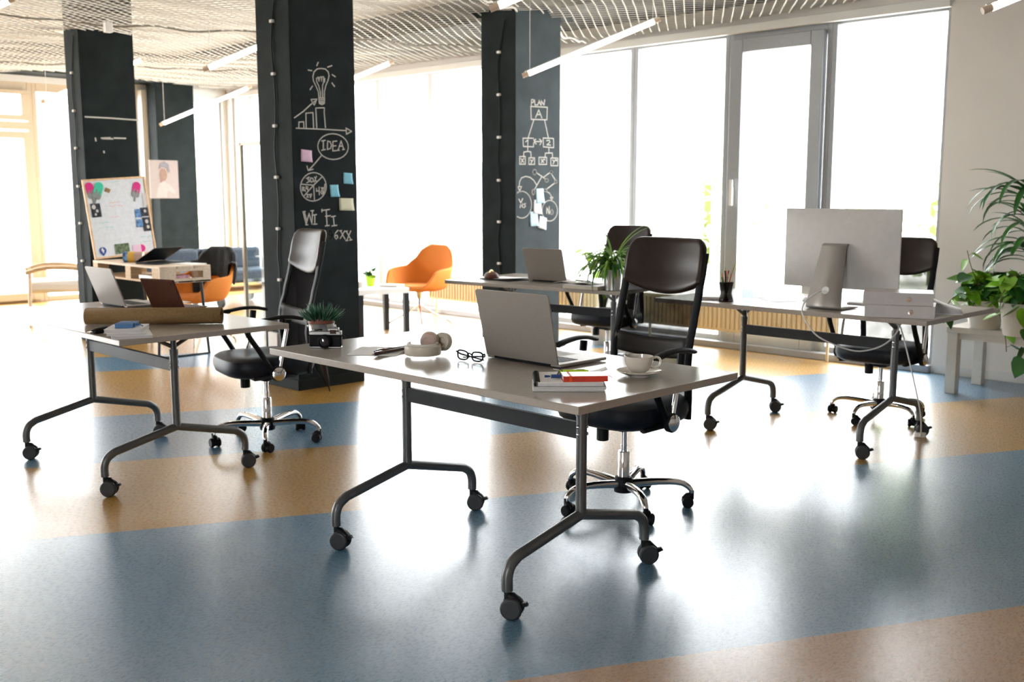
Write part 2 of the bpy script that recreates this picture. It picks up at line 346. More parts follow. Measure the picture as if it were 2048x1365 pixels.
# the glazed door in its bay
dr = window_side(4.17, 5.12, .13, 2.60, door=True)
mb = MB(); x = XW - .0
mb.box(x, x + .07, 4.22, 4.33, .03, 2.63); mb.box(x, x + .07, 4.96, 5.08, .03, 2.63); mb.box(x, x + .07, 4.33, 4.96, 2.52, 2.63); mb.box(x, x + .07, 4.33, 4.96, .03, .20)
mb.build('door_leaf', M['frame'], dr, bevel=.005)
mb = MB(); mb.box(x - .02, x, 5.0, 5.03, 1.24, 1.4); mb.box(x - .055, x - .04, 4.99, 5.02, 1.24, 1.46); mb.box(x - .05, x - .01, 5.0, 5.02, 1.245, 1.27)
mb.build('door_handle', M['white'], dr, bevel=.004)
struct(MB().box(XW - .03, XW + .02, 3.22, 13.3, 2.675, 2.745).build('trim_3', M['white'], bevel=.004))
struct(MB().box(XW - .05, XW + .05, 3.22, 13.3, 0, .055).build('trim_4', M['frame'], bevel=.004))

# far wall windows, frames along X
def window_far(x0, x1, nm, fm, post=.10, transom=None, top=2.6):
    mb = MB(); y = YF + .03; d = .12; p = post / 2
    mb.box(x0, x0 + p, y, y + d, 0, 2.7); mb.box(x1 - p, x1, y, y + d, 0, 2.7); mb.box(x0 + p, x1 - p, y, y + d, 0, .06); mb.box(x0 + p, x1 - p, y, y + d, top, 2.7)
    if transom: mb.box(x0 + p, x1 - p, y - .04, y + d, transom, transom + .09)
    o = struct(mb.build(nm, M[fm], bevel=.004))
    MB().box(x0 + p, x1 - p, y + .05, y + .06, .06, top).build('pane', M['glass'], o, flat=True)
    return o
window_far(7.02, 7.62, 'window_20', 'framel')
window_far(5.98, 6.4, 'window_21', 'framel', .06)
window_far(5.05, 5.98, 'window_22', 'frameb', .10)
o = window_far(3.6, 5.05, 'window_23', 'frameb', .12, transom=2.13)
mb = MB(); y = YF - .03; mb.box(3.66, 4.99, y, y + .06, 2.24, 2.30); mb.box(3.66, 4.99, y, y + .06, 2.55, 2.60); mb.box(4.90, 4.99, y, y + .06, 2.30, 2.55); mb.box(3.66, 3.74, y, y + .06, 2.3, 2.55)
mb.build('vent_sash', M['frameb'], o, bevel=.004)
mb = MB(); mb.box(4.90, 4.99, y, y + .06, .03, 2.1); mb.box(3.66, 3.75, y, y + .06, .03, 2.1); mb.box(3.75, 4.90, y, y + .06, 2.02, 2.1); mb.box(3.75, 4.9, y, y + .06, .03, .12)
mb.build('sash_frame', M['frameb'], o, bevel=.004)
for k, x in enumerate((2.2, .8, -.6, -2.0, -3.4)): window_far(x, x + 1.4, 'window_%d' % (24 + k), 'framel')
# ---- pillars with chalk drawings
PY = 5.97
def pillar(x0, y0, w=.52, d=.42, nm='pillar', z=HC, plinth=True):
    mb = MB().box(x0, x0 + w, y0, y0 + d, 0, z)
    o = struct(mb.build(nm, M['pillar'], bevel=.006)); return o
p2 = pillar(3.91, PY, .52, .41)
p3 = pillar(6.01, PY, .53, .40)
MB().box(6.012, 6.538, PY - .0003, PY + .01, .02, HC - .02).build('glare_veil_face', M['veiled'], p3)  # thin panel added to carry the painted glare veil
p1 = pillar(3.91, 9.27, .50, .31)
p4 = pillar(6.46, 13.02, .54, .25, z=2.78)
struct(MB().box(3.895, 4.455, PY - .012, PY + .425, 0, .075).build('baseboard_pillar', M['darkbeam'], bevel=.003))
def ribbon(mb, pts, wdt, Y):
    """a flat chalk stroke drawn on the plane y=Y"""
    P = [Vector(p) for p in pts]; n = len(P)
    for i in range(n - 1):
        a, b = P[i], P[i + 1]; d = (b - a)
        if d.length < 1e-5: continue
        d.normalize(); s = Vector((-d.z, 0, d.x)) * wdt / 2; e = d * wdt * .35
        q = [a - s - e, b - s + e, b + s + e, a + s - e]
        mb.add([(v.x, Y, v.z) for v in q] + [(v.x, Y - .0012, v.z) for v in q], [(4, 5, 6, 7), (0, 1, 5, 4), (1, 2, 6, 5), (2, 3, 7, 6), (3, 0, 4, 7)])
def arc(cx, cy, rx, ry, a0=0, a1=360, n=26, rot=0):
    out = []
    for i in range(n + 1):
        a = R(a0 + (a1 - a0) * i / n); x = rx * math.cos(a); y = ry * math.sin(a); c = math.cos(R(rot)); s = math.sin(R(rot))
        out.append((cx + x * c - y * s, cy + x * s + y * c))
    return out
def draw(strokes, ox, oy, sc, Y, wdt, parent, name='chalk_drawing'):
    mb = MB()
    for st in strokes: ribbon(mb, [atY(ox + x / sc, oy + y / sc, Y) for x, y in st], wdt, Y)
    return mb.build(name, M['chalk'], parent, flat=True)
S = []
# light bulb (coordinates in a 3.5x reading of the photograph's pillar)
S += [[(237, 300), (232, 255), (215, 215), (198, 180), (195, 150), (203, 118), (225, 98), (252, 94), (282, 99), (302, 118), (308, 145), (300, 180), (285, 215), (276, 255), (275, 300)],
      [(248, 300), (246, 255), (235, 215), (222, 190), (220, 165), (232, 155), (238, 185)], [(238, 185), (240, 158), (252, 152), (255, 185)], [(255, 185), (257, 155), (270, 152), (270, 190), (262, 215), (262, 260), (263, 300)],
      [(270, 165), (278, 165), (276, 190)], [(236, 302), (276, 302)], [(238, 315), (277, 313)], [(240, 328), (276, 325)], [(236, 302), (240, 340), (258, 348), (275, 340), (277, 302)], [(241, 338), (276, 335)]]
S += [[(222, 75), (232, 52)], [(298, 85), (328, 75)], [(162, 106), (187, 110)], [(330, 138), (352, 153)], [(328, 196), (346, 220)], [(192, 218), (175, 243)]]
S += [[(66, 440), (128, 395), (190, 338), (212, 322)], [(182, 312), (222, 310), (205, 352), (190, 330), (182, 312)]]
S += [[(96, 512), (97, 470), (130, 468), (132, 510)], [(148, 515), (146, 408), (195, 404), (200, 515)], [(222, 515), (215, 372), (275, 370), (274, 405), (283, 510)]]
S += [[(78, 513), (250, 520), (430, 530)], [(427, 512), (466, 535), (430, 555), (427, 512)]]
S += [arc(336, 642, 107, 90, rot=6), [(256, 703), (205, 765), (165, 808)], [(153, 778), (162, 810), (196, 800)]]
S += [[(268, 600), (268, 665)], [(256, 602), (282, 598)], [(256, 668), (282, 662)], [(298, 605), (296, 662), (318, 655), (325, 632), (315, 608), (298, 603)],
      [(362, 603), (335, 606), (334, 672), (362, 670)], [(334, 638), (356, 636)], [(372, 665), (392, 602), (410, 660)], [(378, 640), (402, 638)], [(366, 668), (380, 668)], [(402, 664), (416, 661)]]
S += [arc(198, 924, 90, 100, rot=10), [(200, 912), (258, 855)], [(200, 912), (110, 905)], [(200, 912), (135, 985)], [(200, 912), (206, 1020)]]
S += [[(150, 865), (168, 855), (160, 872), (172, 885), (152, 895)], [(178, 862), (195, 865), (198, 885), (182, 890), (176, 875), (178, 862)], [(220, 850), (205, 890)], [(206, 855), (212, 862)], [(216, 880), (222, 886)],
      [(220, 935), (220, 955), (240, 950)], [(238, 925), (240, 980)], [(252, 930), (268, 930), (256, 950), (268, 960), (258, 975), (250, 960), (262, 945), (252, 930)], [(280, 905), (268, 978)],
      [(122, 925), (122, 950)], [(122, 925), (134, 928), (128, 938), (136, 948), (122, 950)], [(140, 948), (142, 955)], [(148, 920), (146, 938), (160, 936)], [(158, 922), (160, 958)],
      [(150, 975), (162, 978), (152, 995), (164, 996)], [(168, 978), (186, 975), (176, 1000)], [(172, 988), (184, 988)]]
# Wi Fi 86XX
S += [[(126, 1098), (148, 1188), (168, 1110), (188, 1185), (192, 1095)], [(135, 1098), (152, 1165)], [(126, 1098), (142, 1096)], [(180, 1092), (200, 1090)], [(144, 1190), (160, 1190)],
      [(208, 1120), (208, 1182)], [(197, 1122), (220, 1118)], [(198, 1186), (224, 1184)],
      [(256, 1090), (312, 1082)], [(258, 1080), (258, 1100)], [(288, 1088), (294, 1195)], [(283, 1130), (318, 1126)], [(282, 1198), (310, 1194)], [(338, 1132), (344, 1194)], [(324, 1134), (352, 1128)], [(328, 1198), (362, 1193)]]
S += [arc(318, 1245, 11, 15), arc(316, 1273, 12, 15), [(370, 1228), (350, 1250), (346, 1275), (358, 1290), (370, 1278), (364, 1262), (350, 1268)],
      [(388, 1232), (420, 1290)], [(418, 1232), (386, 1286)], [(382, 1232), (396, 1230)], [(428, 1235), (462, 1295)], [(460, 1232), (432, 1300)], [(425, 1300), (440, 1300)], [(452, 1298), (468, 1294)], [(424, 1236), (436, 1233)]]
draw(S, 570, 110, 3.5, PY, .0075, p2)
K = 4.55; S = []
S += [[(466, 140), (468, 88), (485, 88), (490, 108), (468, 118)], [(496, 90), (500, 138), (522, 136)], [(524, 138), (538, 92), (550, 136)], [(530, 120), (546, 118)], [(558, 140), (556, 96), (582, 138), (588, 90)]]
S += [[(460, 150), (612, 158), (608, 272), (465, 268), (462, 150)], [(505, 252), (534, 182), (562, 254)], [(516, 224), (552, 224)]]
S += [[(488, 275), (438, 435)], [(588, 278), (622, 440)], [(390, 440), (488, 440), (486, 518), (394, 515), (390, 440)], [(574, 438), (668, 442), (670, 526), (576, 518), (574, 438)]]
S += [[(415, 472), (436, 455), (434, 505)], [(605, 462), (630, 458), (636, 475), (608, 500), (642, 502)], [(490, 470), (560, 470)], [(508, 448), (484, 470), (512, 492)], [(540, 448), (562, 466), (545, 500)]]
S += [[(434, 518), (434, 560)], [(396, 610), (398, 566), (434, 560), (462, 564), (464, 614)], [(626, 522), (626, 572)], [(592, 612), (594, 576), (658, 574), (660, 618)]]
for (a, b, c, d_) in ((360, 606, 412, 676), (444, 618, 496, 678), (536, 614, 606, 678), (644, 620, 708, 690)): S.append([(a, b), (c, b), (c, d_), (a, d_), (a, b)])
S += [[(372, 625), (398, 660)], [(398, 622), (374, 662)], [(458, 636), (470, 650)], [(484, 632), (462, 670)], [(556, 632), (580, 662)], [(580, 630), (556, 664)], [(588, 630), (588, 640)], [(660, 636), (672, 652)], [(684, 634), (664, 674)], [(692, 634), (692, 646)], [(697, 634), (697, 646)]]
S += [arc(496, 748, 16, 24, n=14), [(512, 752), (596, 812)], arc(606, 824, 16, 16, n=12), [(496, 905), (560, 792)], arc(486, 930, 12, 24, n=12), [(576, 796), (636, 752)], arc(648, 748, 12, 14, n=10), [(648, 762), (684, 820)], arc(688, 836, 12, 14, n=10), [(682, 846), (604, 905)], arc(594, 915, 14, 12, n=10)]
S += [[(512, 862), (490, 825), (455, 796), (415, 787), (378, 800), (360, 835), (356, 880)], [(345, 882), (378, 880), (360, 920), (345, 882)], arc(380, 1045, 88, 122, -118, 118, n=26), [(343, 930), (362, 922)]]
S += [[(604, 925), (632, 940), (650, 972)], [(638, 980), (664, 978), (652, 1000), (638, 980)], arc(634, 1100, 70, 94, n=28)]
S += [[(354, 995), (370, 1030), (388, 990)], [(370, 1030), (364, 1072)], [(380, 1050), (394, 1045), (386, 1036), (378, 1055), (392, 1070)], [(414, 1035), (400, 1040), (414, 1060), (400, 1072)], [(606, 1125), (608, 1065), (632, 1140), (628, 1060)], arc(652, 1112, 13, 22, n=12)]
draw(S, 960, 180, K, PY, .0085, p3)
draw([[(790, 1078), (860, 1076)], [(800, 1082), (880, 1084)], [(890, 1078), (980, 1080)], [(744, 1078), (748, 1100)], [(810, 1180), (812, 1192)], [(664, 912), (860, 922), (1078, 938)]], 0, 0, 3.9, 9.27, .012, p1, 'chalk_marks')

# ---- sticky notes on the pillars
def sticky(px, py, w, h, rz, material, label, curl=.012):
    p = atY(px, py, PY)
    def fn(u, v): return ((u - .5) * w, -.003 - curl * (1 - v) ** 2 * (.4 + u), (v - .5) * h)
    o = MB().grid(fn, 6, 6).build('sticky_note', M[material], solid=.0006)
    o.location = (p.x, PY, p.z); o.rotation_euler = (0, rz, 0); tag(o, label, 'sticky note', 'sticky notes on the dark pillars'); return o
sticky(612, 312, .085, .08, R(4), 'stpink', 'pale pink sticky note left of the chalk IDEA bubble')
sticky(695, 357, .075, .075, R(3), 'stblue', 'upper right light blue sticky note beside the chalk pie chart, near the pillar edge')
sticky(668, 382, .07, .082, R(-1), 'stblue', 'light blue sticky note close to the right side of the chalk pie chart')
sticky(692, 409, .12, .085, R(1), 'styel', 'wide cream sticky note above the chalk Wi Fi writing')
sticky(1079, 392, .09, .12, R(-2), 'stblue2', 'pale blue sticky note topmost of four between the Yes and No circles')
sticky(1074, 414, .09, .115, R(4), 'stwhite', 'white sticky note second from top between Yes and No circles')
sticky(1067, 438, .09, .12, R(-1), 'stblue2', 'pale blue sticky note low beside the chalk Yes circle')
sticky(1084, 446, .09, .10, R(14), 'stwhite', 'white curled sticky note lowest, under the chalk No circle')

# ---- cables clipped to the pillars' left faces
def wall_cable(x, y, zs, label, dy=0):
    t = thing('wall_cable', label, 'cable', (x, y, 0))
    pts = []
    zz = sorted(zs)
    for i, z in enumerate(zz):
        pts.append((-.008, 0, z))
        if i < len(zz) - 1: pts.append((-.010, .014 * (-1) ** i, (z + zz[i + 1]) / 2))
    MB().tube(smooth_path([(-.01, dy, .05)] + pts + [(-.01, -.07, HC - .4)], 4), .005, 6).build('cord', M['black'], t)
    for z in zs: MB().cbox((-.011, 0, z), (.022, .034, .020)).build('clip', M['paper'], t, bevel=.004)
zl = [atX(544, v, 3.91).z for v in (43, 149, 253, 457, 558)] + [atX(548, 355, 3.91).z]
wall_cable(3.91, 6.16, zl, 'black cable held by white clips up the pillar with the light bulb drawing')
zl = [atX(998, v, 6.01).z for v in (105, 190, 275, 361, 444, 527)]
wall_cable(6.01, 6.15, zl, 'black cable held by white clips up the pillar beside the PLAN drawing')
zl = [atX(150, v, 3.91).z for v in (145, 222, 297, 373, 446, 520)]
wall_cable(3.91, 9.42, zl, 'black cable with clips up the far left pillar behind the whiteboard')

# ---- ceiling net
def netz(x, y):
    s = 2.755 + .03 * math.sin(1.3 * x + .4) * math.cos(.95 * y) + .010 * math.sin(3.1 * x + 1.3 * y)
    return s + .05 * max(0, (x - 7.2)) * 1.4 + (.02 if y > 12.5 else 0)
def net_lines():
    mb = MB(); a = R(35); d1 = Vector((math.cos(a), math.sin(a))); d2 = Vector((-math.sin(a), math.cos(a)))
    x0, x1, y0, y1 = 1.2, 7.68, 1.6, YF - .02
    for (d, nrm, rad) in ((d1, d2, .0060), (d2, d1, .0035)):
        k = -10.0
        while k < 16:
            run = []; t = -6.0
            while t < 20:
                p = d * t + nrm * k
                ok = x0 < p.x < x1 and y0 < p.y < y1 and p.length > 6.3
                for (ax, ay, aw, ad) in ((3.91, PY, .52, .41), (6.01, PY, .53, .4), (3.91, 9.27, .5, .31), (6.46, 13.02, .54, .4)):
                    if ax - .01 < p.x < ax + aw + .01 and ay - .01 < p.y < ay + ad + .01: ok = False
                if ok: run.append((p.x, p.y, netz(p.x, p.y) + .004 * math.sin(t * 11 + k * 7)))
                if (not ok or t > 19.8) and run:
                    if len(run) > 1: mb.tube(run, rad, 3)
                    run = []
                t += .16
            k += .075
    return mb
o = net_lines().build('cord_net', M['net'], flat=True); tag(o, 'white cord net slung under the whole ceiling', 'net')
for k, (a, b) in enumerate((((1.6, 9.6), (7.6, 7.3)), ((2.6, 12.6), (7.6, 10.2)), ((4.6, 5.4), (7.6, 6.6)))):
    pts = []
    for i in range(70):
        t = i / 69; x = a[0] + (b[0] - a[0]) * t; y = a[1] + (b[1] - a[1]) * t + (.02 if k == 2 else .05) * math.sin(t * 40)
        if 3.88 < x < 4.46 and (5.94 < y < 6.41 or 9.24 < y < 9.61): continue
        pts.append((x, y, netz(x, y) - .012 + .012 * math.sin(t * 60)))
    MB().tube(pts, .009, 5).build('seam_rope', M['net' if k == 2 else 'netd'], o)

# ---- hanging tube lights
D = Vector((.655, -.655, .375)).normalized()
def tube_light(pt, from_top, label, ln=1.2):
    a = Vector(pt) - D * ln if from_top else Vector(pt)
    t = thing('tube_light', label, 'lamp', a, 0, 'slanting tube lights under the net')
    b = D * ln
    MB().tube([D * .05, b - D * .05], .021, 14).build('tube', M['lamp'], t)
    MB().tube([D * .0, D * .055], .019, 12).build('end_cap', M['lampend'], t); MB().tube([b - D * .055, b], .019, 12).build('end_cap', M['lampend'], t)
    MB().tube([D * .02 + Vector((0, 0, .015)), b - D * .02 + Vector((0, 0, .015))], .012, 8).build('housing', M['white'], t)
    for q in (D * .06, b - D * .06):
        zt = HC - a.z - .004
        MB().tube([q + Vector((0, 0, .02)), (q.x, q.y, zt)], .0022, 5).build('wire', M['paper'], t)
tube_light(atD(1045, 152, 7.95), False, 'slanting lit tube light hanging in front of the pillar with the PLAN drawing', 1.13)
tube_light(atD(980, 18, 5.4), False, 'lit tube light cut by the top edge, above the PLAN pillar')
tube_light(atD(1965, 22, 5.2), False, 'lit tube light in the top right corner before the white wall')
tube_light(atD(407, 140, 8.0), False, 'lit tube light running behind the light bulb pillar on its left')
tube_light(atD(787, 123, 10.4), True, 'lit tube light emerging right of the light bulb pillar under the net')
tube_light(atD(320, 250, 12.4), False, 'lowest and farthest lit tube light, before the poster pier')
tube_light(atD(291, 116, 10.8), True, 'lit tube light mostly hidden by the far left pillar')
tube_light(atD(30, -3, 7.4), True, 'lit tube light at the top left corner of the view')
tag(MB().box(-.03, .03, -.03, .03, -.05, .05).build('smoke_detector', M['paper'], bevel=.006), 'small white box hanging in the net above the left pillar', 'smoke detector').location = atD(216, 52, 8.6)
bpy.data.objects['smoke_detector'].location.z = 2.72
tag(MB().box(-.04, .04, -.03, .03, -.05, .05).build('sensor_box', M['paper'], bevel=.006), 'small white box in the net above the PLAN pillar', 'sensor').location = (4.9, 4.62, 2.72)

# ---- radiators
def radiator(x, y0, y1, z0, z1, label):
    t = thing('radiator', label, 'radiator', (x, y0, 0)); L = y1 - y0; mb = MB().box(.012, .07, 0, L, z0, z1)
    mb.build('panel', M['rad'], t, bevel=.006)
    mb = MB(); n = int(L / .045)
    for i in range(n): yy = (i + .5) * L / n; mb.box(0, .014, yy - .013, yy + .013, z0 + .025, z1 - .03)
    mb.build('ribs', M['rad'], t, bevel=.005)
    mb = MB()
    for yy in (.1, L - .1): mb.cyl((.04, yy, 0), (.04, yy, z0), .012, seg=8)
    mb.build('foot', M['rad'], t)
radiator(7.56, 3.92, 5.9, .16, .44, 'cream ribbed low radiator under the windows behind the monitor table')
radiator(7.56, 6.4, 8.9, .17, .44, 'cream ribbed low radiator by the window behind the orange chair')

# ================================================================== FLIP-TOP TABLES
def caster(r=.036, axis=0, brake=True):
    """returns (body, wheels) builders; stem at origin, floor at z=0"""
    m = RZ(axis); off = .016
    b = MB(); b.cyl((0, 0, r + .01), (0, 0, r * 2 + .024), .011, seg=10, m=m)
    b.tube([(off * .2, 0, r * 2 + .004), (off * .9, 0, r * 2 - .002), (off + r * .75, 0, r * 1.35)], [.012, .017, .012], 10, m=m)
    if brake: b.prism([(0, 0), (.030, .006), (.036, -.004), (.008, -.016)], .014, m @ T(off + r * .5, -.020, r * 1.5) @ RX(R(90)) @ T(0, 0, -.02))
    b.cyl((off, -.008, r), (off, .008, r), r * .8, seg=20, m=m)
    w = MB()
    for s in (-1, 1): w.lathe([(r * .5, -.0095), (r * .86, -.0095), (r, -.005), (r, .005), (r * .86, .0095), (r * .5, .0095)], 26, m @ T(off, s * .0175, r) @ RX(R(90)))
    return b, w
def make_table(label, L=1.6, W=.81, cy=.46, group='flip top tables on castors', axes=(0, 0, 0, 0)):
    t = thing('flip_top_table', label, 'table', group=group)
    MB().box(-W / 2, W / 2, -L / 2, L / 2, .715, .74).build('tabletop', M['top'], t, bevel=.0025)
    k = 0
    for s in (-1, 1):
        y = s * cy; mb = MB(); r = .0185
        mb.cyl((0, y, .255), (0, y, .60), r); mb.cyl((0, y, .60), (0, y, .712), r * .8); mb.cyl((0, y, .60), (0, y, .625), r * 1.12)
        lg = mb.build('leg', M['steel'], t)
        mb = MB(); mb.tube(smooth_path([(-.35, y, .09), (-.35, y, .135), (-.335, y, .17), (-.30, y, .193)], 5) + [(0, y, .262)], r, 14)
        mb.tube([(0, y, .262)] + smooth_path([(.30, y, .193), (.335, y, .17), (.35, y, .135), (.35, y, .09)], 5), r, 14)
        mb.build('foot', M['steel'], lg)
        mb = MB(); mb.tube([(0, y, .635), (-.14, y, .708)], .0095, 8); mb.tube([(0, y, .635), (.14, y, .708)], .0095, 8); mb.box(-.2, .2, y - .02, y + .02, .706, .716)
        mb.build('brace', M['steel'], lg)
        mb = MB()
        for zz in (.54, .565): mb.ball(.006, T(-.0, y + (-.0) , zz) @ T(-.0185, 0, 0), 8, 6); mb.ball(.006, T(.014, y - .012, zz), 8, 6)
        mb.build('bolts', M['chrome'], lg)
        for x in (-.35, .35):
            b, w = caster(axis=axes[k]); k += 1
            o = b.build('castor', M['black'], lg); o.location = (x, y, 0)
            o2 = w.build('castor_wheels', M['rubber'], lg, bevel=.002); o2.location = (x, y, 0)
    MB().box(-.011, .011, -cy, cy, .522, .578).build('crossbeam', M['beam'], t, bevel=.002)
    return t
pos(make_table('foreground table with open laptop, coffee cup and white headphones', axes=(R(-58), R(-40), R(-62), R(-50))), (2.555, 2.686, 0))
pos(make_table('left table with kraft paper roll and blue notebook on it', axes=(R(-42), R(-30), R(-35), R(-50))), (2.235, 4.905, 0))
pos(make_table('right table carrying the silver desktop monitor and binders', W=.84, axes=(R(-60), R(-50), R(-66), R(-56))), (5.235, 2.845, 0))
pos(make_table('back table before the PLAN pillar, with laptop and potted spider plant', L=1.43, cy=.43), (5.28, 4.80, 0), R(6.8))

# ================================================================== OFFICE CHAIRS (face -X at rotation 0)
BZ = [(.38, .215), (.50, .218), (.60, .205), (.70, .215), (.80, .245), (.92, .275), (1.02, .30), (1.15, .325)]
def backx(z):
    for (a, xa), (b, xb) in zip(BZ, BZ[1:]):
        if z <= b: t = (z - a) / (b - a); t = t * t * (3 - 2 * t) * .5 + t * .5; return xa + (xb - xa) * t
    return BZ[-1][1]
def backp(y, z, off=0): return (backx(z) + off - .045 * (y / .21) ** 2, y, z)
def make_chair(label):
    t = thing('office_chair', label, 'chair', group='black mesh office chairs')
    MB().lathe([(.012, .058), (.040, .062), (.044, .09), (.043, .115), (.034, .128), (.026, .13)], 20).build('base_hub', M['black'], t)
    for k in range(5):
        a = 2 * PI * k / 5; path = smooth_path([(.03, 0, .098), (.12, 0, .108), (.20, 0, .112), (.255, 0, .104), (.285, 0, .082), (.292, 0, .062)], 4)
        n = len(path); rs = [.019 - .009 * (i / (n - 1)) for i in range(n)]
        lg = MB().tube(path, rs, 10, flat=1.15).build('base_leg', M['chrome'], t); lg.rotation_euler = (0, 0, a)
        b, w = caster(.025, axis=R(100 + 40 * k), brake=False)
        o = b.build('castor', M['black'], lg); o.location = (.292, 0, 0)
        o = w.build('castor_wheels', M['black'], lg); o.location = (.292, 0, 0)
    MB().lathe([(.0265, .125), (.0265, .238), (.024, .242)], 20).cyl((0, 0, .24), (0, 0, .36), .0135).cyl((0, 0, .262), (0, 0, .266), .015).cyl((0, 0, .325), (0, 0, .33), .016).build('gas_column', M['chrome'], t)
    mb = MB().box(-.09, .10, -.07, .07, .345, .385); mb.cyl((0, 0, .33), (0, 0, .35), .028); mb.build('tilt_mechanism', M['black'], t, bevel=.008)
    MB().cyl((-.105, .03, .30), (-.105, .03, .352), .026).cyl((-.105, .03, .35), (-.09, .02, .375), .02).build('tension_knob', M['black'], t, bevel=.003)
    MB().tube([(.02, .05, .362), (.02, .20, .355), (.03, .25, .35)], .005, 6).cyl((.03, .24, .35), (.03, .29, .345), .010, .012).build('height_lever', M['black'], t)
    MB().lathe([(.55, .378), (.86, .382), (.96, .398), (1, .425), (1, .45), (.97, .472), (.88, .486), (.6, .488), (.3, .480), (.001, .478)], 44, T(-.01, 0, 0), ex=(3.4, .245, .245)).build('seat', M['seatfab'], t)
    def hr(u, v):
        y = (u - .5) * 2 * .212; c = abs(u - .5) * 2
        top = 1.148 - .035 * max(0, (c - .76) / .24) ** 2.4; bot = .955 - .055 * (1 - c ** 2)
        z = bot + (top - bot) * v; yy = y * (1 - .05 * v ** 6)
        return backp(yy, z, -.008)
    MB().grid(hr, 21, 9).build('headrest', M['leather'], t, solid=.032, subs=1)
    def me(z0, z1, hw, off=0):
        def fn(u, v): z = z0 + (z1 - z0) * v; return backp((u - .5) * 2 * hw, z, off)
        return fn
    MB().grid(me(.40, .945, .198), 11, 20).build('back_mesh', M['chairmesh'], t)
    def lum(u, v):
        c = (u - .5) * 2; z = .648 + .085 * v - .02 * (1 - c * c); return backp(c * .20, z, -.006)
    MB().grid(lum, 11, 5).build('lumbar_band', M['band'], t, solid=.012)
    mb = MB()
    for s in (-1, 1):
        mb.tube([backp(s * .203, .385 + .70 * i / 16) for i in range(17)], .012, 8, flat=1.7)
    mb.tube([backp((i / 8 - .5) * .41, .40 + 0 * i) for i in range(9)], .014, 8); mb.tube([(.04, 0, .365), (.14, 0, .36), (.205, 0, .40), (.235, 0, .52)], .016, 8, flat=1.8)
    mb.build('back_frame', M['black'], t)
    for s in (-1, 1):
        y = s * .268
        st = smooth_path([(-.03, y - s * .01, .40), (-.075, y, .455), (-.13, y, .545), (-.175, y, .615), (-.185, y, .655), (-.155, y, .682), (-.10, y, .692)], 5)
        a = MB().tube(st, .0135, 10, flat=1.2).build('armrest', M['black'], t)
        pd = smooth_path([(-.165, y, .678), (-.10, y, .694), (-.02, y, .705), (.05, y, .703), (.11, y, .690)], 4); n = len(pd)
        MB().tube(pd, [.010] * n, 10, flat=2.5).build('arm_pad', M['black'], a)
        MB().tube([(.035, y, .690), (.03, y, .645)], .018, 8, flat=.9).build('pad_socket', M['black'], a)
        MB().cyl((.03, y, .66), (-.02, y, .43), .0105, seg=12).build('arm_tube', M['chrome'], a)
        MB().tube([(-.13, s * .2, .385), (-.03, y - s * .02, .405), (.08, s * .2, .385)], .03, 10, flat=.5, ref=(0, 0, 1)).build('arm_bracket', M['black'], a)
        m = T(-.03, y + s * .012, .412) @ RX(-s * R(90))
        MB().lathe([(.040, -.018), (.041, .0), (.038, .006)], 24, m).build('hub_ring', M['black'], a)
        MB().lathe([(.036, .0), (.035, .010), (.025, .017), (.012, .021), (.001, .022)], 24, m).build('hub_cap', M['chrome'], a)
    return t
def spin_base(ch, deg, rz):
    k = 0
    for c in ch.children:
        if c.name.startswith('base_leg'): c.rotation_euler = (0, 0, R(deg) + 2 * PI * k / 5 - rz); k += 1
ch = make_chair('black office chair with brown headrest tucked behind the laptop table')
pos(ch, (3.41, 2.73, 0), R(-1)); spin_base(ch, 165, R(-1))
c2 = dup(ch, (2.97, 4.86, 0), R(-12), 'black office chair seen from the side at the left table'); spin_base(c2, 164, R(-12))
c3 = dup(ch, (5.88, 2.76, 0), R(2), 'black office chair half hidden behind the silver monitor'); c3.scale = (.95, .95, .94); spin_base(c3, 176, R(2))
c4 = dup(ch, (6.0, 4.98, 0), R(2), 'farthest black office chair behind the spider plant'); c4.scale = (.96, .96, .96); spin_base(c4, 150, R(2))

# ================================================================== ORANGE SHELL CHAIRS (face -X)
def rim(th):
    """rim height of the shell by angle, 0 = middle of the back"""
    a = abs(math.degrees(th))
    pts = [(0, .83), (18, .83), (30, .79), (46, .68), (62, .615), (95, .605), (112, .585), (124, .50), (136, .43), (180, .418)]
    for (x0, h0), (x1, h1) in zip(pts, pts[1:]):
        if a <= x1: t = (a - x0) / (x1 - x0); t = t * t * (3 - 2 * t); return h0 + (h1 - h0) * t
    return .418
def shell(u, v, off=0):
    th = (u * 2 - 1) * PI; h = rim(th); zb = .385
    c, s = math.cos(th), math.sin(th); n = 2.6; f = (abs(c) ** n + abs(s) ** n) ** (-1 / n)
    if v < .5: q = v / .5; rr = .80 * q ** .9; z = zb + .012 * q * q + .02 * (q ** 6)
    else:
        q = (v - .5) / .5; rr = .80 + .20 * math.sin(q * PI / 2) + (.10 * (q ** 1.5) * max(0, c) * (h - .6) / .23 if h > .6 else 0); z = zb + .032 + (h - zb - .032) * q ** 1.15
    return (c * f * .285 * rr, s * f * .315 * rr + 0, z)
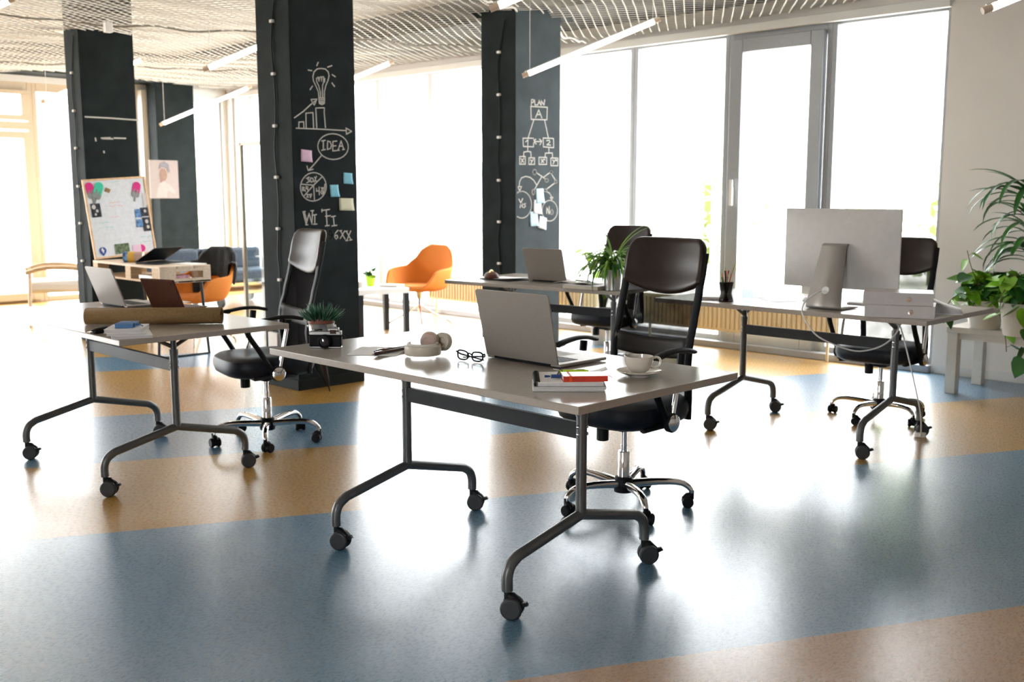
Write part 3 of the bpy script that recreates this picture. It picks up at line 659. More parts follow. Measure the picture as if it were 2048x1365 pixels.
def make_orange(label):
    t = thing('shell_armchair', label, 'chair', group='orange felt shell armchairs')
    MB().grid(shell, 64, 22, wrap=True).build('seat_shell', M['orange'], t, solid=.028, subs=1)
    MB().lathe([(.3, .405), (.8, .405), (.95, .415), (.97, .425), (.9, .44), (.5, .443), (.001, .443)], 36, T(-.02, 0, 0), ex=(3, .24, .25)).build('seat_pad', M['orange'], t)
    MB().cyl((0, 0, .30), (0, 0, .385), .03, .045).cyl((0, 0, .20), (0, 0, .31), .017).build('pedestal', M['chrome'], t)
    for k in range(4):
        o = MB().tube(smooth_path([(.008, 0, .26), (.02, 0, .225), (.16, 0, .135), (.29, 0, .065), (.33, 0, .03), (.335, 0, 0)], 4), .008, 8).build('leg', M['chrome'], t)
        o.rotation_euler = (0, 0, R(45) + PI / 2 * k)
    return t
oc = make_orange('orange shell armchair standing empty by the window'); pos(oc, (6.69, 8.01, 0), R(10))
o2 = dup(oc, (4.56, 8.60, 0), R(12), 'orange shell armchair at the pallet desk with a dark jacket over its back')
def jac(u, v):
    th = (u - .5) * R(104); w = (v - .5) * 2; h = max(rim(th), .70); n = 2.6; c, s = math.cos(th), math.sin(th); f = (abs(c) ** n + abs(s) ** n) ** (-1 / n)
    q = abs(w); dz = (.30 if w < 0 else .20) + .03 * math.sin(u * 9); z = h + .04 - dz * q ** 1.6 - (.012 if q < .15 else 0)
    hh = rim(th); qq = max(0, min(1, (z - .417) / (hh - .417))) ** (1 / 1.15)
    base = .80 + .20 * math.sin(qq * PI / 2) + (.10 * qq ** 1.5 * max(0, c) * (hh - .6) / .23 if hh > .6 else 0)
    off = (.11 + .012 * math.sin(u * 34)) * (1 if w > 0 else -1) * min(1, q * 3.5)
    return (c * f * .285 * (base + off), s * f * .315 * (base + off * .9), z)
j = MB().grid(jac, 30, 26).build('jacket', M['jacket'], solid=.014, subs=1); tag(j, 'dark charcoal jacket draped over the back of the orange chair', 'jacket')
pos(j, (4.56, 8.60, 0), R(12))

# ================================================================== THINGS ON THE FOREGROUND TABLE
TT = .7405
def make_laptop(label, W=.357, Dp=.245, lid=.245, tilt=14, loc=(0, 0, 0), rz=0, group='silver laptops'):
    """hinge along local y at origin, keyboard towards +x, lid leaning to -x"""
    t = thing('laptop', label, 'laptop', loc, rz, group)
    MB().box(0, Dp, -W / 2, W / 2, .003, .014).build('base', M['alu'], t, bevel=.004)
    mb = MB(); 
    for r in range(5):
        for c in range(13): mb.box(.045 + r * .0185, .060 + r * .0185, -W * .40 + c * W * .80 / 13, -W * .40 + (c + .84) * W * .80 / 13, .0138, .0152)
    mb.build('keyboard', M['black'], t)
    MB().box(.15, .225, -.05, .05, .0139, .0144).build('trackpad', M['alu_l'], t)
    m = T(0, 0, .014) @ RY(R(-tilt))
    pts = []
    rad = .012
    for (cx, cy, a0) in ((lid - rad, W / 2 - rad, 0), (lid - rad, -W / 2 + rad, -90)):
        seq = [(cx + rad * math.cos(R(a0 + (90 - k * 15))), cy + rad * math.sin(R(a0 + (90 - k * 15)))) for k in range(7)]
        pts += seq
    pts += [(0, -W / 2 + .004), (0, W / 2 - .004)]
    ld = MB().prism(pts, .0065, m @ RY(R(-90))).build('lid', M['alu'], t, bevel=.0012)
    MB().box(.0004, .0010, -W / 2 + .012, W / 2 - .012, .015, lid - .012, m).build('screen', M['lens'], ld)
    MB().cyl((0, -W * .38, .010), (0, W * .38, .010), .006, seg=10).build('hinge', M['black'], t)
    return t
make_laptop('large open silver laptop on the foreground table, its lid towards the viewer', loc=(2.585, 2.533, TT), rz=R(0), tilt=13, W=.359, Dp=.25, lid=.25)
make_laptop('open silver laptop on the back table beside the PLAN pillar', loc=(5.165, 4.82, TT), rz=R(7), W=.33, Dp=.23, lid=.228, tilt=17)
make_laptop('open silver laptop on the left table behind the kraft roll', loc=(2.385, 5.395, TT), rz=R(2), W=.30, Dp=.21, lid=.212, tilt=20)

# cup and saucer, spoon
cx, cy = 2.668, 2.078
t = thing('saucer', 'cream saucer under the coffee cup near the table corner', 'saucer', (cx, cy, TT))
MB().lathe([(.001, .004), (.03, .004), (.034, .0), (.037, .0), (.038, .005), (.066, .013), (.0745, .0175), (.0735, .0195), (.064, .0165), (.036, .009), (.001, .008)], 40).build('dish', M['creamcup'], t)
t = thing('coffee_cup', 'cream ceramic coffee cup on a saucer near the table corner', 'cup', (cx, cy, TT + .009)); t.scale = (.92, .92, .95)
MB().lathe([(.001, .002), (.022, 0), (.025, 0), (.026, .005), (.036, .013), (.047, .030), (.051, .048), (.0525, .060), (.0505, .0605), (.0485, .048), (.044, .031), (.033, .016), (.001, .011)], 40).build('bowl', M['creamcup'], t)
MB().tube(smooth_path([(.047, 0, .051), (.066, 0, .055), (.078, 0, .044), (.073, 0, .026), (.055, 0, .018), (.043, 0, .022)], 5), .0045, 10, flat=1.4).build('handle', M['creamcup'], t).rotation_euler = (0, 0, R(-38))
MB().lathe([(.001, .046), (.0475, .046)], 30).build('coffee', mat('coffee', (.05, .02, .008), .1), t)
sp = MB().tube([(-.062, -.012, .0135), (-.04, -.02, .010), (-.03, -.024, .010)], [.002, .008, .002], 10, flat=1.2, ref=(.4, .9, 0)).tube([(-.034, -.022, .011), (.02, -.048, .017), (.058, -.062, .0215)], .0018, 8)
sp = sp.build('teaspoon', M['chrome']); sp.location = (cx, cy, TT + .001); sp.rotation_euler = (0, 0, R(-25)); tag(sp, 'small steel teaspoon lying on the cream saucer', 'spoon')

# notebooks by the corner. local frame: x along the front edge (towards the right in the photo), y away
NB = thing('spiral_notebook', 'open spiral notebook stack with black binding at the table corner', 'notebook', (2.378, 2.128, TT + .014), R(-45))
def slab_stack(zlist, w, d, name, parent, jit=.004, material='papergrey', bend=0):
    for i, (z0, z1) in enumerate(zlist):
        def fn(u, v): return 0
        dx = random.uniform(-jit, jit); dy = random.uniform(-jit, jit)
        MB().box(-w / 2 + dx, w / 2 + dx, -d / 2 + dy, d / 2 + dy, z0, z1).build(name, M[material], parent, bevel=.0012)
# stack is laid along the viewing direction: long side left-right
MB().box(-.098, .102, -.095, .095, 0, .0105).build('page_block', M['papergrey'], NB, bevel=.001)
MB().box(-.098, .102, -.095, .095, .0105, .0125).build('top_page', M['paper'], NB, bevel=.0005)
mb = MB()
for i in range(36): yy = -.09 + i * .18 / 35; mb.tube([(-.100 + .0095 * math.cos(a), yy, .0065 + .0095 * math.sin(a)) for a in [2 * PI * k / 10 for k in range(10)]], .0018, 5, closed=True)
mb.build('spiral_binding', M['black'], NB)
n2 = thing('paper_pad', 'loose paper pads under the spiral notebook at the table corner', 'notepad', (2.370, 2.118, TT), R(-46))
MB().box(-.115, .105, -.095, .095, 0.0, .005).build('lower_pad', M['papergrey'], n2, bevel=.002)
MB().box(-.110, .108, -.092, .098, .0056, .0085).build('middle_pad', M['paper'], n2, bevel=.001)
MB().box(-.112, .110, -.09, .094, .0092, .0130).build('upper_pad', M['papergrey'], n2, bevel=.001)
def on_nb(x, y, z, zr=0):   # a point in the notebook's frame
    return NB.matrix_basis @ Vector((x, y, z))
NBm = T(2.378, 2.128, TT + .014) @ RZ(R(-45))
def put(o, x, y, z, r=0):
    p = NBm @ Vector((x, y, z)); o.location = p; o.rotation_euler = (0, 0, R(-45) + r); return o
t = put(thing('red_notebook', 'small red hardcover notebook lying on the spiral notebook', 'notebook'), .045, -.048, .0128, R(4))
MB().box(-.068, .068, -.038, .038, .0, .0015).build('back_cover', M['red'], t)
MB().box(-.068, .068, -.038, .038, .0160, .0178).build('front_cover', mat('pale_red_gloss_cover', (.66, .12, .08), .12, coat=1), t, bevel=.0006)
MB().box(-.066, .066, -.034, .036, .0015, .0160).build('pages', M['papergrey'], t); MB().box(-.068, .068, -.0385, -.036, 0, .0178).build('spine', M['red'], t)
MB().box(-.050, -.042, -.040, .040, -.0, .0188).build('elastic_band', mat('orange_red_elastic', (.85, .08, .01), .5), t)
MB().tube([(.05, .01, .014), (.075, .012, .012), (.09, .01, .003)], .0012, 5).build('ribbon', M['red'], t)
t = put(thing('highlighter_pen', 'yellow green highlighter pen behind the red notebook', 'highlighter'), .022, .030, .0130, R(6))
MB().tube([(-.048, 0, .009), (-.035, 0, .009), (0, 0, .009)], [.007, .0095, .009], 12).build('cap', M['hiyel'], t)
MB().tube([(0, 0, .009), (.03, 0, .009), (.042, 0, .009)], [.0082, .0088, .007], 12).build('barrel', M['hiyel'], t); MB().box(.004, .030, -.0025, .0025, .0175, .0186).build('clip', M['black'], t)
t = put(thing('blue_pen', 'navy blue pen tip poking out left of the red notebook', 'pen'), -.040, -.022, .0130, R(8))
MB().cyl((-.016, 0, .006), (.030, 0, .006), .0058).build('barrel', M['navypen'], t); MB().tube([(-.036, 0, .006), (-.024, 0, .006), (-.018, 0, .006)], [.004, .0035, .002], 8).build('button', M['navypen'], t)
t = put(thing('binder_clip', 'black binder clip among brass clips on the notebook', 'clip'), -.022, .030, .0130, R(20))
MB().prism([(-.012, 0), (.012, 0), (.0, .018)], .022, T(0, .011, 0) @ RX(R(90))).build('jaw', M['black'], t, bevel=.001)
MB().tube([(-.004, -.006, .016), (-.024, -.007, .020), (-.024, .007, .020), (-.004, .006, .016)], .0012, 6).build('handle', M['chrome'], t)
for k in range(6):
    o = MB().tube([(0, 0, 0.002), (.010, .002, .004), (.016, .0, .002), (.012, -.004, .004), (.002, -.003, .006)], .0012, 5).build('paper_clip', M['brass'])
    put(o, -.040 + .010 * k, .012 + .005 * (k % 3), .0132 + .002 * (k % 2), k * 1.1); tag(o, 'tiny brass paper clip heaped beside the highlighter on the notebook', 'paper clip', 'brass clips on the notebook')
t = put(thing('folded_leaflet', 'white folded leaflet lying behind the highlighter, edge lifted', 'leaflet'), .060, .062, .0132, R(2))
def fl(u, v): return ((u - .5) * .13, (v - .5) * .055, .001 + .018 * max(0, u - .6) ** 1.5 * 3 + .002)
MB().grid(fl, 14, 4).build('sheet', M['paper'], t, solid=.0015)

# glasses
t = thing('eyeglasses', 'black framed eyeglasses folded beside the laptop', 'glasses', (2.475, 2.69, TT), R(-84))
def lensring(cxx): 
    pts = []
    for k in range(24):
        a = 2 * PI * k / 24; x = .0255 * math.copysign(abs(math.cos(a)) ** .75, math.cos(a)); z = .0165 * math.copysign(abs(math.sin(a)) ** .75, math.sin(a))
        pts.append((cxx + x, 0.004 * (x / .025) ** 2, .021 + z + .002 * math.copysign(1, cxx) * x / .025 * (1 if z > 0 else 0)))
    return pts
mb = MB(); mb.tube(lensring(-.034), .0030, 7, closed=True, ref=(0, 1, 0)); mb.tube(lensring(.034), .0030, 7, closed=True); mb.tube(smooth_path([(-.010, 0, .026), (0, 0, .030), (.010, 0, .026)], 3), .0026, 7)
mb.tube([(-.059, .003, .030), (-.067, .006, .031)], .0035, 6); mb.tube([(.059, .003, .030), (.067, .006, .031)], .0035, 6)
mb.build('frame', M['black'], t)
for s in (-1, 1): MB().prism([(p[0], p[2]) for p in lensring(.034 * s)], .0008, T(0, .004, 0) @ RX(R(90))).build('lens', M['glassb'], t)
MB().tube([(-.067, .006, .030), (-.060, .020, .020), (.0, .024, .012), (.045, .026, .006)], [.003, .0035, .003, .0025], 6, flat=.6).build('temple', M['black'], t)
MB().tube([(.067, .006, .030), (.060, .014, .022), (.0, .018, .016), (-.05, .022, .008)], [.003, .0035, .003, .0025], 6, flat=.6).build('temple', M['brownpen'], t)

# headphones: headband loop lying on the table, two ear cups folded in at the right
hp = thing('headphones', 'cream over-ear headphones lying on the foreground table', 'headphones', (2.455, 2.895, TT), R(0))
view = math.atan2(2.9, 2.45)
hb = thing; 
mh = RZ(view - PI / 2)   # local x to the right in the photo, y away
def band(u, v):
    a = R(150) + u * R(235); r = .062; z0, z1 = .006, .044
    x = -.018 + r * math.cos(a) * 1.0; y = .0 + r * 1.05 * math.sin(a); z = z0 + (z1 - z0) * v; 
    return (x * (1 + .03 * math.sin(v * PI)), y * (1 + .03 * math.sin(v * PI)), z)
MB().grid(band, 34, 6, m=mh).build('headband', M['cream'], hp, solid=.010, subs=1)
def band2(u, v):
    a = R(150) + u * R(235); r = .054; x = -.018 + r * math.cos(a); y = r * 1.05 * math.sin(a); return (x, y, .008 + .042 * v)
MB().grid(band2, 30, 4, m=mh).build('band_padding', mat('pale_padding', (.80, .76, .70), .7), hp, solid=.006)
def earcup(c, n, nm, rad=.034):
    m = mh @ T(*c) @ align(n)
    a = MB().lathe([(.001, -.012), (rad * .8, -.012), (rad, -.006), (rad, .004), (rad * .94, .008)], 30, m).build('ear_cup', M['pink' if nm else 'cream'], hp)
    MB().lathe([(rad * .94, .006), (rad * 1.02, .010), (rad * .98, .018), (rad * .8, .022), (rad * .5, .018), (rad * .42, .010)], 30, m).build('ear_pad', M['cream'], a)
    MB().lathe([(.001, .0085), (rad * .5, .0095)], 20, m).build('speaker_mesh', M['greycard'], a)
    if nm:
        for rr in (.55, .75, .9): MB().tube([(rad * rr * math.cos(q), rad * rr * math.sin(q), -.0125) for q in [2 * PI * k / 24 for k in range(24)]], .0011, 5, closed=True, m=m, ref=(0, 0, 1)).build('ring_detail', M['cream'], a)
earcup((.006, .030, .050), (.25, .85, .35), True)
earcup((.060, .045, .046), (-.55, -.75, .18), False)
mb = MB(); mb.cbox((.040, .005, .034), (.016, .012, .022), m=mh); mb.tube([(.036, -.005, .034), (.050, .008, .030), (.070, .030, .024)], .004, 8, m=mh); mb.build('hinge', M['pink'], hp, bevel=.003)
cb = MB().tube(smooth_path([(.075, .01, .003), (.085, .03, .010), (.10, .06, .030), (.12, .08, .042), (.145, .08, .035), (.165, .05, .012), (.175, .03, .003)], 6), .0009, 5, m=mh).build('cable', M['paper'], hp)

# paper sheet with pens and clips
t = thing('paper_sheet', 'white sheet of paper under the dark pens on the foreground table', 'paper', (2.395, 3.115, TT), R(38))
MB().box(-.105, .105, -.095, .095, 0.0, .0012).build('sheet', M['paper'], t); MB().box(-.09, .10, -.07, .06, .0012, .0024, m=RZ(R(-6))).build('second_sheet', M['paper'], t)
def pen(a, b, label, name, mat1, capm=None, r=.0048, zz=.003):
    A = Vector(a); B = Vector(b); d = B - A; az = math.atan2(d.y, d.x); L = d.length
    t = thing(name, label, 'pen', (A.x, A.y, TT + zz), az)
    MB().tube([(.012, 0, r), (.02, 0, r), (L - .03, 0, r), (L - .012, 0, r), (L, 0, r)], [r * .8, r, r, r * .75, r * .25], 12).build('barrel', M[mat1], t)
    MB().cyl((0, 0, r), (.012, 0, r), r * .45, seg=8).build('button', M[capm or mat1], t)
    MB().box(.018, .055, -.001, .001, 2 * r, 2 * r + .002).build('clip', M['chrome'], t)
    return t
pen(atZ(745, 712, .745), atZ(818, 698, .745), 'dark brown pen lying nearest on the white sheet', 'brown_pen', 'brownpen', 'chrome', .0062)
pen(atZ(748, 706, .745), atZ(824, 694, .745), 'dark pen with blue end lying behind the brown pen', 'blue_ended_pen', 'brownpen', 'navypen', .0052)
for k in range(5):
    o = MB().tube([(0, 0, 0.002), (.018, .003, .004), (.024, .0, .006), (.018, -.005, .004), (.002, -.004, .006)], .0011, 5).build('paper_clip', M['galv'])
    p = atZ(776 + k * 5, 700 - k % 2, TT); o.location = (p.x, p.y, TT + .003 + .002 * (k % 2)); o.rotation_euler = (0, 0, k * 1.3)
    tag(o, 'small steel paper clip on the white sheet behind the pens', 'paper clip', 'steel clips on the paper sheet')
# film camera, standing before the pot
t = thing('film_camera', 'vintage silver and black film camera in front of the succulent pot', 'camera', (2.312, 3.338, TT), R(-47))
# local: x right in photo, -y to viewer
MB().box(-.062, .062, -.015, .017, 0, .006).build('base_plate', M['camsilver'], t, bevel=.002)
MB().box(-.063, .063, -.016, .018, .006, .050).build('body', M['camblack'], t, bevel=.005)
MB().box(-.062, .062, -.015, .017, .050, .066).build('top_plate', M['camsilver'], t, bevel=.003)
MB().box(.010, .052, -.014, .016, .066, .078).build('viewfinder_housing', M['camsilver'], t, bevel=.003)
MB().box(.020, .044, -.0165, -.0138, .056, .072).build('viewfinder_window', M['lens'], t); MB().cyl((-.045, 0, .066), (-.045, 0, .073), .009).build('rewind_knob', M['camsilver'], t)
MB().cyl((.035, 0, .078), (.035, 0, .082), .008).build('shutter_dial', M['camsilver'], t); MB().tube([(-.040, .0, .067), (-.025, -.004, .071), (-.012, -.004, .070)], .003, 6).build('advance_lever', M['black'], t)
lb = MB().lathe([(.026, -.002), (.027, .012), (.025, .013), (.025, .022), (.023, .024), (.023, .030), (.019, .031), (.016, .026)], 32, T(.0, -.016, .028) @ RX(R(90))).build('lens_barrel', M['black'], t)
MB().lathe([(.001, .029), (.010, .028), (.017, .026)], 24, T(0, -.016, .028) @ RX(R(90))).build('lens_glass', M['lens'], lb)
MB().cyl((-.063, 0, .048), (-.070, 0, .048), .004).cyl((.063, 0, .048), (.070, 0, .048), .004).tube([(.068, 0, .048), (.078, -.004, .040), (.074, -.01, .036)], .003, 6).build('strap_lug', M['black'], t)

# succulent in terracotta pot inside galvanised bucket
px0 = (2.35, 3.42, TT)
t = thing('potted_succulent', 'spiky green succulent in a metal bucket behind the camera', 'plant', px0)
bk = MB().lathe([(.042, .0), (.044, .0), (.047, .025), (.0475, .027), (.048, .055), (.0495, .058), (.0495, .062), (.051, .085), (.0525, .087), (.051, .0875), (.047, .05), (.042, .003), (.001, .003)], 36).build('bucket', M['galv'], t)
MB().cyl((-.052, 0, .075), (-.057, 0, .075), .006).cyl((.052, 0, .075), (.057, 0, .075), .006).build('bucket_lug', M['galv'], bk).rotation_euler = (0, 0, R(-45))
MB().lathe([(.044, .07), (.0465, .088), (.0535, .088), (.0545, .107), (.0515, .1075), (.049, .095), (.001, .093)], 36).build('inner_pot', M['terra'], t)
mb = MB(); random.seed(3)
for k in range(190):
    rr = random.random() ** .5; az = random.uniform(0, 2 * PI); b = (rr * .042 * math.cos(az), rr * .042 * math.sin(az), .094)
    el = R(82 - 55 * rr + random.uniform(-8, 8)); ln = random.uniform(.045, .068) + (.01 if rr < .5 else 0); d = Vector((math.cos(az) * math.cos(el), math.sin(az) * math.cos(el), math.sin(el)))
    B = Vector(b); mb.tube([B, B + d * ln * .4, B + d * ln * .75 + Vector((0, 0, .003)), B + d * ln + Vector((0, 0, .007))], [.0034, .0036, .0022, .0003], 5)
mb.build('spiky_leaves', M['alo'], t)
mb = MB()
for k in range(70):
    rr = random.random() ** .5; az = random.uniform(0, 2 * PI); el = R(80 - 55 * rr); B = Vector((rr * .044 * math.cos(az), rr * .044 * math.sin(az), .098)); d = Vector((math.cos(az) * math.cos(el), math.sin(az) * math.cos(el), math.sin(el))); ln = random.uniform(.05, .07)
    mb.tube([B + d * ln * .3, B + d * ln + Vector((0, 0, .007))], [.0014, .0003], 4)
mb.build('pale_leaf_edges', mat('pale_leaf_stripe', (.30, .42, .32), .4), t)

# ================================================================== LEFT TABLE THINGS
a = atZ(168, 652, .74); b = atZ(441, 650, .74); dd = (b - a); L = dd.length; az = math.atan2(dd.y, dd.x)
t = thing('kraft_paper_roll', 'long rolled sheet of brown kraft paper on the left table', 'paper roll', (a.x, a.y, TT), az)
def roll(u, v):
    q = u * R(800); r = .0385 - .0035 * (1 - u) * 1; return (v * L, .036 + r * math.cos(q), .0385 + r * math.sin(q))
MB().grid(roll, 90, 3).build('rolled_sheet', M['kraft'], t, solid=.0008)
# tablet in brown cover
t = thing('tablet', 'tablet in a brown leather cover propped behind the kraft roll', 'tablet', (2.55, 5.09, TT + .002), R(14))
m = T(0, 0, 0) @ RY(R(-24)); MB().box(-.012, 0, -.125, .125, 0.0, .175, m).build('leather_cover', M['brownleather'], t, bevel=.005, seg=3)
MB().box(0.0, .003, -.115, .115, .01, .165, m).build('screen', M['lens'], t); MB().box(0, .15, -.125, .125, 0, .005).build('cover_flap', M['brownleather'], t, bevel=.002)
MB().box(-.014, -.0115, -.108, -.10, .150, .158, m).build('snap_button', M['black'], t)
o = MB().box(-.10, .10, -.14, .14, 0, .004).build('paper_stack', M['paper']); o.location = (2.66, 5.42, TT); o.rotation_euler = (0, 0, R(10)); tag(o, 'flat white papers between laptop and brown tablet', 'papers')
def flatbook(name, label, cat, c, w, d, h, rz, cover, pages='papergrey', group=None):
    t = thing(name, label, cat, c, rz, group); MB().box(-w / 2, w / 2, -d / 2, d / 2, 0, .0012).build('back_cover', M[cover], t); MB().box(-w / 2 + .002, w / 2 - .002, -d / 2 + .002, d / 2 - .002, .0012, h - .0012).build('pages', M[pages], t)
    MB().box(-w / 2, w / 2, -d / 2, d / 2, h - .0012, h).build('front_cover', M[cover], t, bevel=.0004); return t
flatbook('notebook', 'lowest white notebook of the stack at the left table corner', 'notebook', (1.93, 4.21, TT), .16, .20, .011, R(-22), 'paper', group='white notebooks on the left table')
flatbook('notebook', 'second white notebook from the bottom, under the thick pad', 'notebook', (1.925, 4.225, TT + .0113), .155, .19, .009, R(-30), 'paper', group='white notebooks on the left table')
flatbook('notebook', 'thick white pad directly under the blue notebook', 'notebook', (1.925, 4.235, TT + .0206), .15, .185, .016, R(-36), 'paper', group='white notebooks on the left table')
t = flatbook('blue_notebook', 'small bright blue notebook on top of the white stack', 'notebook', (1.925, 4.232, TT + .0369), .075, .11, .018, R(-40), 'blue', 'blue')
MB().box(-.039, .039, -.030, -.022, -.0003, .0195).build('elastic_band', M['blue'], t); MB().tube([(.036, .0, .010), (.055, -.012, .012), (.07, -.018, .004)], .002, 6).build('ribbon', M['blue'], t)
t = thing('pencil_case', 'black pencil case with pens beside the white notebook stack', 'pencil case', (1.865, 4.37, TT), R(20))
MB().tube([(-.035, 0, .012), (-.02, 0, .013), (.03, 0, .015), (.045, 0, .012)], [.008, .013, .015, .008], 12, flat=1.7).build('pouch', M['black'], t)
for k in range(3): MB().cyl((-.06, -.012 + .011 * k, .010), (-.02, -.010 + .009 * k, .013), .003, seg=6).build('pen_end', M['chrome' if k else 'brownpen'], t)

# ================================================================== RIGHT TABLE THINGS
t = thing('desktop_monitor', 'large silver desktop computer seen from behind on the right table', 'computer', (5.1, 2.642, TT + .004), R(0))
# local: back faces -x (viewer), screen to +x
W = .65; H0 = .095; H1 = .515
def mon(u, v):
    y = (u - .5) * W; z = H0 + (H1 - H0) * v; a = abs(u - .5) * 2; b_ = abs(v - .5) * 2
    bulge = .045 * (1 - a ** 2.4) * (1 - b_ ** 2.4)
    return (-.012 - bulge, y, z)
mb = MB().grid(mon, 25, 17)
mb.build('back_housing', M['alu_l'], t)
mb = MB().box(-.0125, .002, -W / 2, W / 2, H0, H1); mb.build('display_frame', M['alu_l'], t, bevel=.005)
MB().box(.0015, .0045, -W / 2 + .006, W / 2 - .006, H0 + .075, H1 - .006).build('screen', M['lens'], t)
# stand: folded aluminium foot
st = MB(); wd0, wd1 = .17, .205
pathz = [(.015, .001), (-.14, .001), (-.16, .004), (-.168, .016), (-.150, .09), (-.085, .30), (-.072, .325), (-.045, .335)]
P3 = smooth_path([(x, 0, z) for x, z in pathz], 4); vs = []; fs = []
for i, p in enumerate(P3):
    ww = (.20 - .06 * min(1, max(0, p.z) / .30)) / 2
    vs += [(p.x, -ww, p.z), (p.x, ww, p.z)]
for i in range(len(P3) - 1): fs.append((2 * i, 2 * i + 1, 2 * i + 3, 2 * i + 2))
stand = MB().add(vs, fs).build('stand', M['alu'], t, solid=.006)
hm = T(-.1535, 0, .095) @ RY(R(-72))
MB().lathe([(.001, .001), (.020, .001), (.020, -.004)], 24, hm).build('cable_hole', M['paper'], stand)
cab = tag(MB().tube(smooth_path([(4.94, 2.66, TT + .095), (4.90, 2.66, TT + .09), (4.86, 2.70, TT + .05), (4.82, 2.70, TT + .006), (4.795, 2.67, .70), (4.80, 2.60, .62), (4.86, 2.50, .565), (4.93, 2.42, .545), (5.02, 2.34, .58), (5.08, 2.30, .66), (5.12, 2.36, .70), (5.18, 2.34, .66), (5.24, 2.30, .45), (5.30, 2.26, .2), (5.42, 2.30, .06), (5.55, 2.36, .012)], 8), .004, 8).build('power_cable', M['paper']), 'white power cable looping from the monitor under the right table', 'cable')
t = thing('power_adapter', 'white plug adapter lying at the castor under the right table', 'adapter', (5.55, 2.36, .0), R(20)); MB().box(0, .07, -.03, .03, 0, .028).build('body', M['paper'], t, bevel=.006); MB().cyl((.07, .0, .014), (.085, 0, .014), .006).build('plug', M['paper'], t)
t = thing('keyboard', 'thin white keyboard behind the silver monitor stand', 'keyboard', (5.33, 2.55, TT), R(0))
MB().box(-.055, .055, -.14, .14, 0, .009).build('body', M['alu_l'], t, bevel=.003); mb = MB()
for i in range(5):
    for k in range(14): mb.box(-.048 + i * .0195, -.032 + i * .0195, -.134 + k * .0192, -.117 + k * .0192, .009, .0115)
mb.build('keys', M['paper'], t)
t = thing('computer_mouse', 'white mouse lying left of the silver monitor stand', 'mouse', (5.30, 2.93, TT), R(10)); MB().lathe([(1, 0), (1, .006), (.85, .016), (.5, .022), (.001, .024)], 24, ex=(2.4, .055, .03)).build('shell', M['paper'], t)
def binder(label, z, c, rz):
    t = thing('ring_binder', label, 'binder', (c[0], c[1], z), rz, 'white ring binders on the right table')
    # spine along local x at y=-; spine faces -x world
    MB().box(-.0035, 0, -.16, .16, 0, .06).build('spine', M['bin'], t, bevel=.001)
    MB().box(0, .22, -.16, .16, 0, .003).build('lower_cover', M['bin'], t); MB().box(0, .22, -.16, .16, .057, .06).build('upper_cover', M['bin'], t)
    MB().box(.02, .205, -.15, .15, .004, .045).build('pages', M['paper'], t)
    MB().lathe([(.010, 0), (.012, .002), (.008, .0022)], 20, T(-.004, -.05, .03) @ RY(R(-90))).build('finger_ring', M['chrome'], t); MB().lathe([(.001, 0), (.009, 0)], 16, T(-.005, -.05, .03) @ RY(R(-90))).build('finger_hole', M['facw'], t)
    return t
binder('lower white ring binder at the right table corner', TT, (4.845, 2.195), R(22))
binder('upper white ring binder resting on the other at the table corner', TT + .0605, (4.855, 2.21), R(24))
t = thing('open_book', 'open white book with fanned pages beside the binders', 'book', (5.20, 2.22, TT), R(25))
mb = MB()
for k in range(7):
    def pg(u, v, k=k): return (-.10 + v * .2 , -.02 - u * .15, .004 + .010 * k * (1 - u) ** 1.3 * .9 + .002 * k)
    mb.grid(pg, 8, 2)
mb.build('fanned_pages', M['paper'], t, solid=.0008); MB().box(-.10, .10, -.17, .15, 0, .004).build('cover', M['paper'], t)
# pencil pot
t = thing('pencil_pot', 'black mesh pencil pot left of the monitor', 'pencil pot', (4.93, 3.235, TT))
MB().lathe([(.040, 0), (.042, .002), (.030, .045), (.034, .07), (.041, .105), (.040, .106)], 28).build('mesh_body', seethrough('pot_mesh', (.01, .008, .01), .8), t); MB().lathe([(.0415, .100), (.0425, .106), (.040, .106)], 28).build('rim', M['black'], t); MB().lathe([(.001, .003), (.04, .003), (.04, 0), (.001, 0)], 24).build('bottom', M['black'], t)
cols = [('green', (.02, .2, .08)), ('pale orange', (.75, .32, .12)), ('black', (.01, .01, .01)), ('salmon', (.8, .3, .2)), ('dark red', (.45, .03, .03)), ('grey', (.3, .25, .25)), ('orange', (.85, .20, .04)), ('crimson', (.55, .02, .05)), ('yellow', (.6, .5, .1))]
offs = [(-.036, .0, .15), (-.026, .02, .17), (-.010, .01, .185), (.004, .02, .18), (.016, .012, .185), (.004, -.015, .155), (.036, .0, .168), (.040, .01, .172), (.058, .014, .215)]
lat = Vector((.707, -.707, 0)); dep = Vector((.707, .707, 0))
for (nm, cc), (ox, oy, zz) in zip(cols, offs):
    mm = mat('pencil_' + nm.replace(' ', '_'), cc, .35)
    q = thing('pencil', '%s pencil standing in the black mesh pot' % nm, 'pencil', (4.93, 3.235, TT + .004), 0, 'pencils in the mesh pot')
    a = lat * (-ox * .25) + dep * (-oy * .3); b = lat * ox * .9 + dep * oy; b.z = zz; e = (b - a).normalized(); 
    MB().tube([a, b - e * .018], .0042, 6).build('shaft', mm, q); MB().tube([b - e * .018, b], [.0042, .0008], 6).build('tip', M['woodl'], q)
t = thing('paper_pile', 'papers lying between office chair and pencil pot', 'papers', (5.0, 3.40, TT), R(30)); MB().box(-.10, .10, -.07, .07, 0, .012).build('sheets', M['papergrey'], t, bevel=.001); MB().box(-.09, .09, -.06, .07, .012, .017, m=RZ(.1)).build('top_sheet', M['paper'], t)
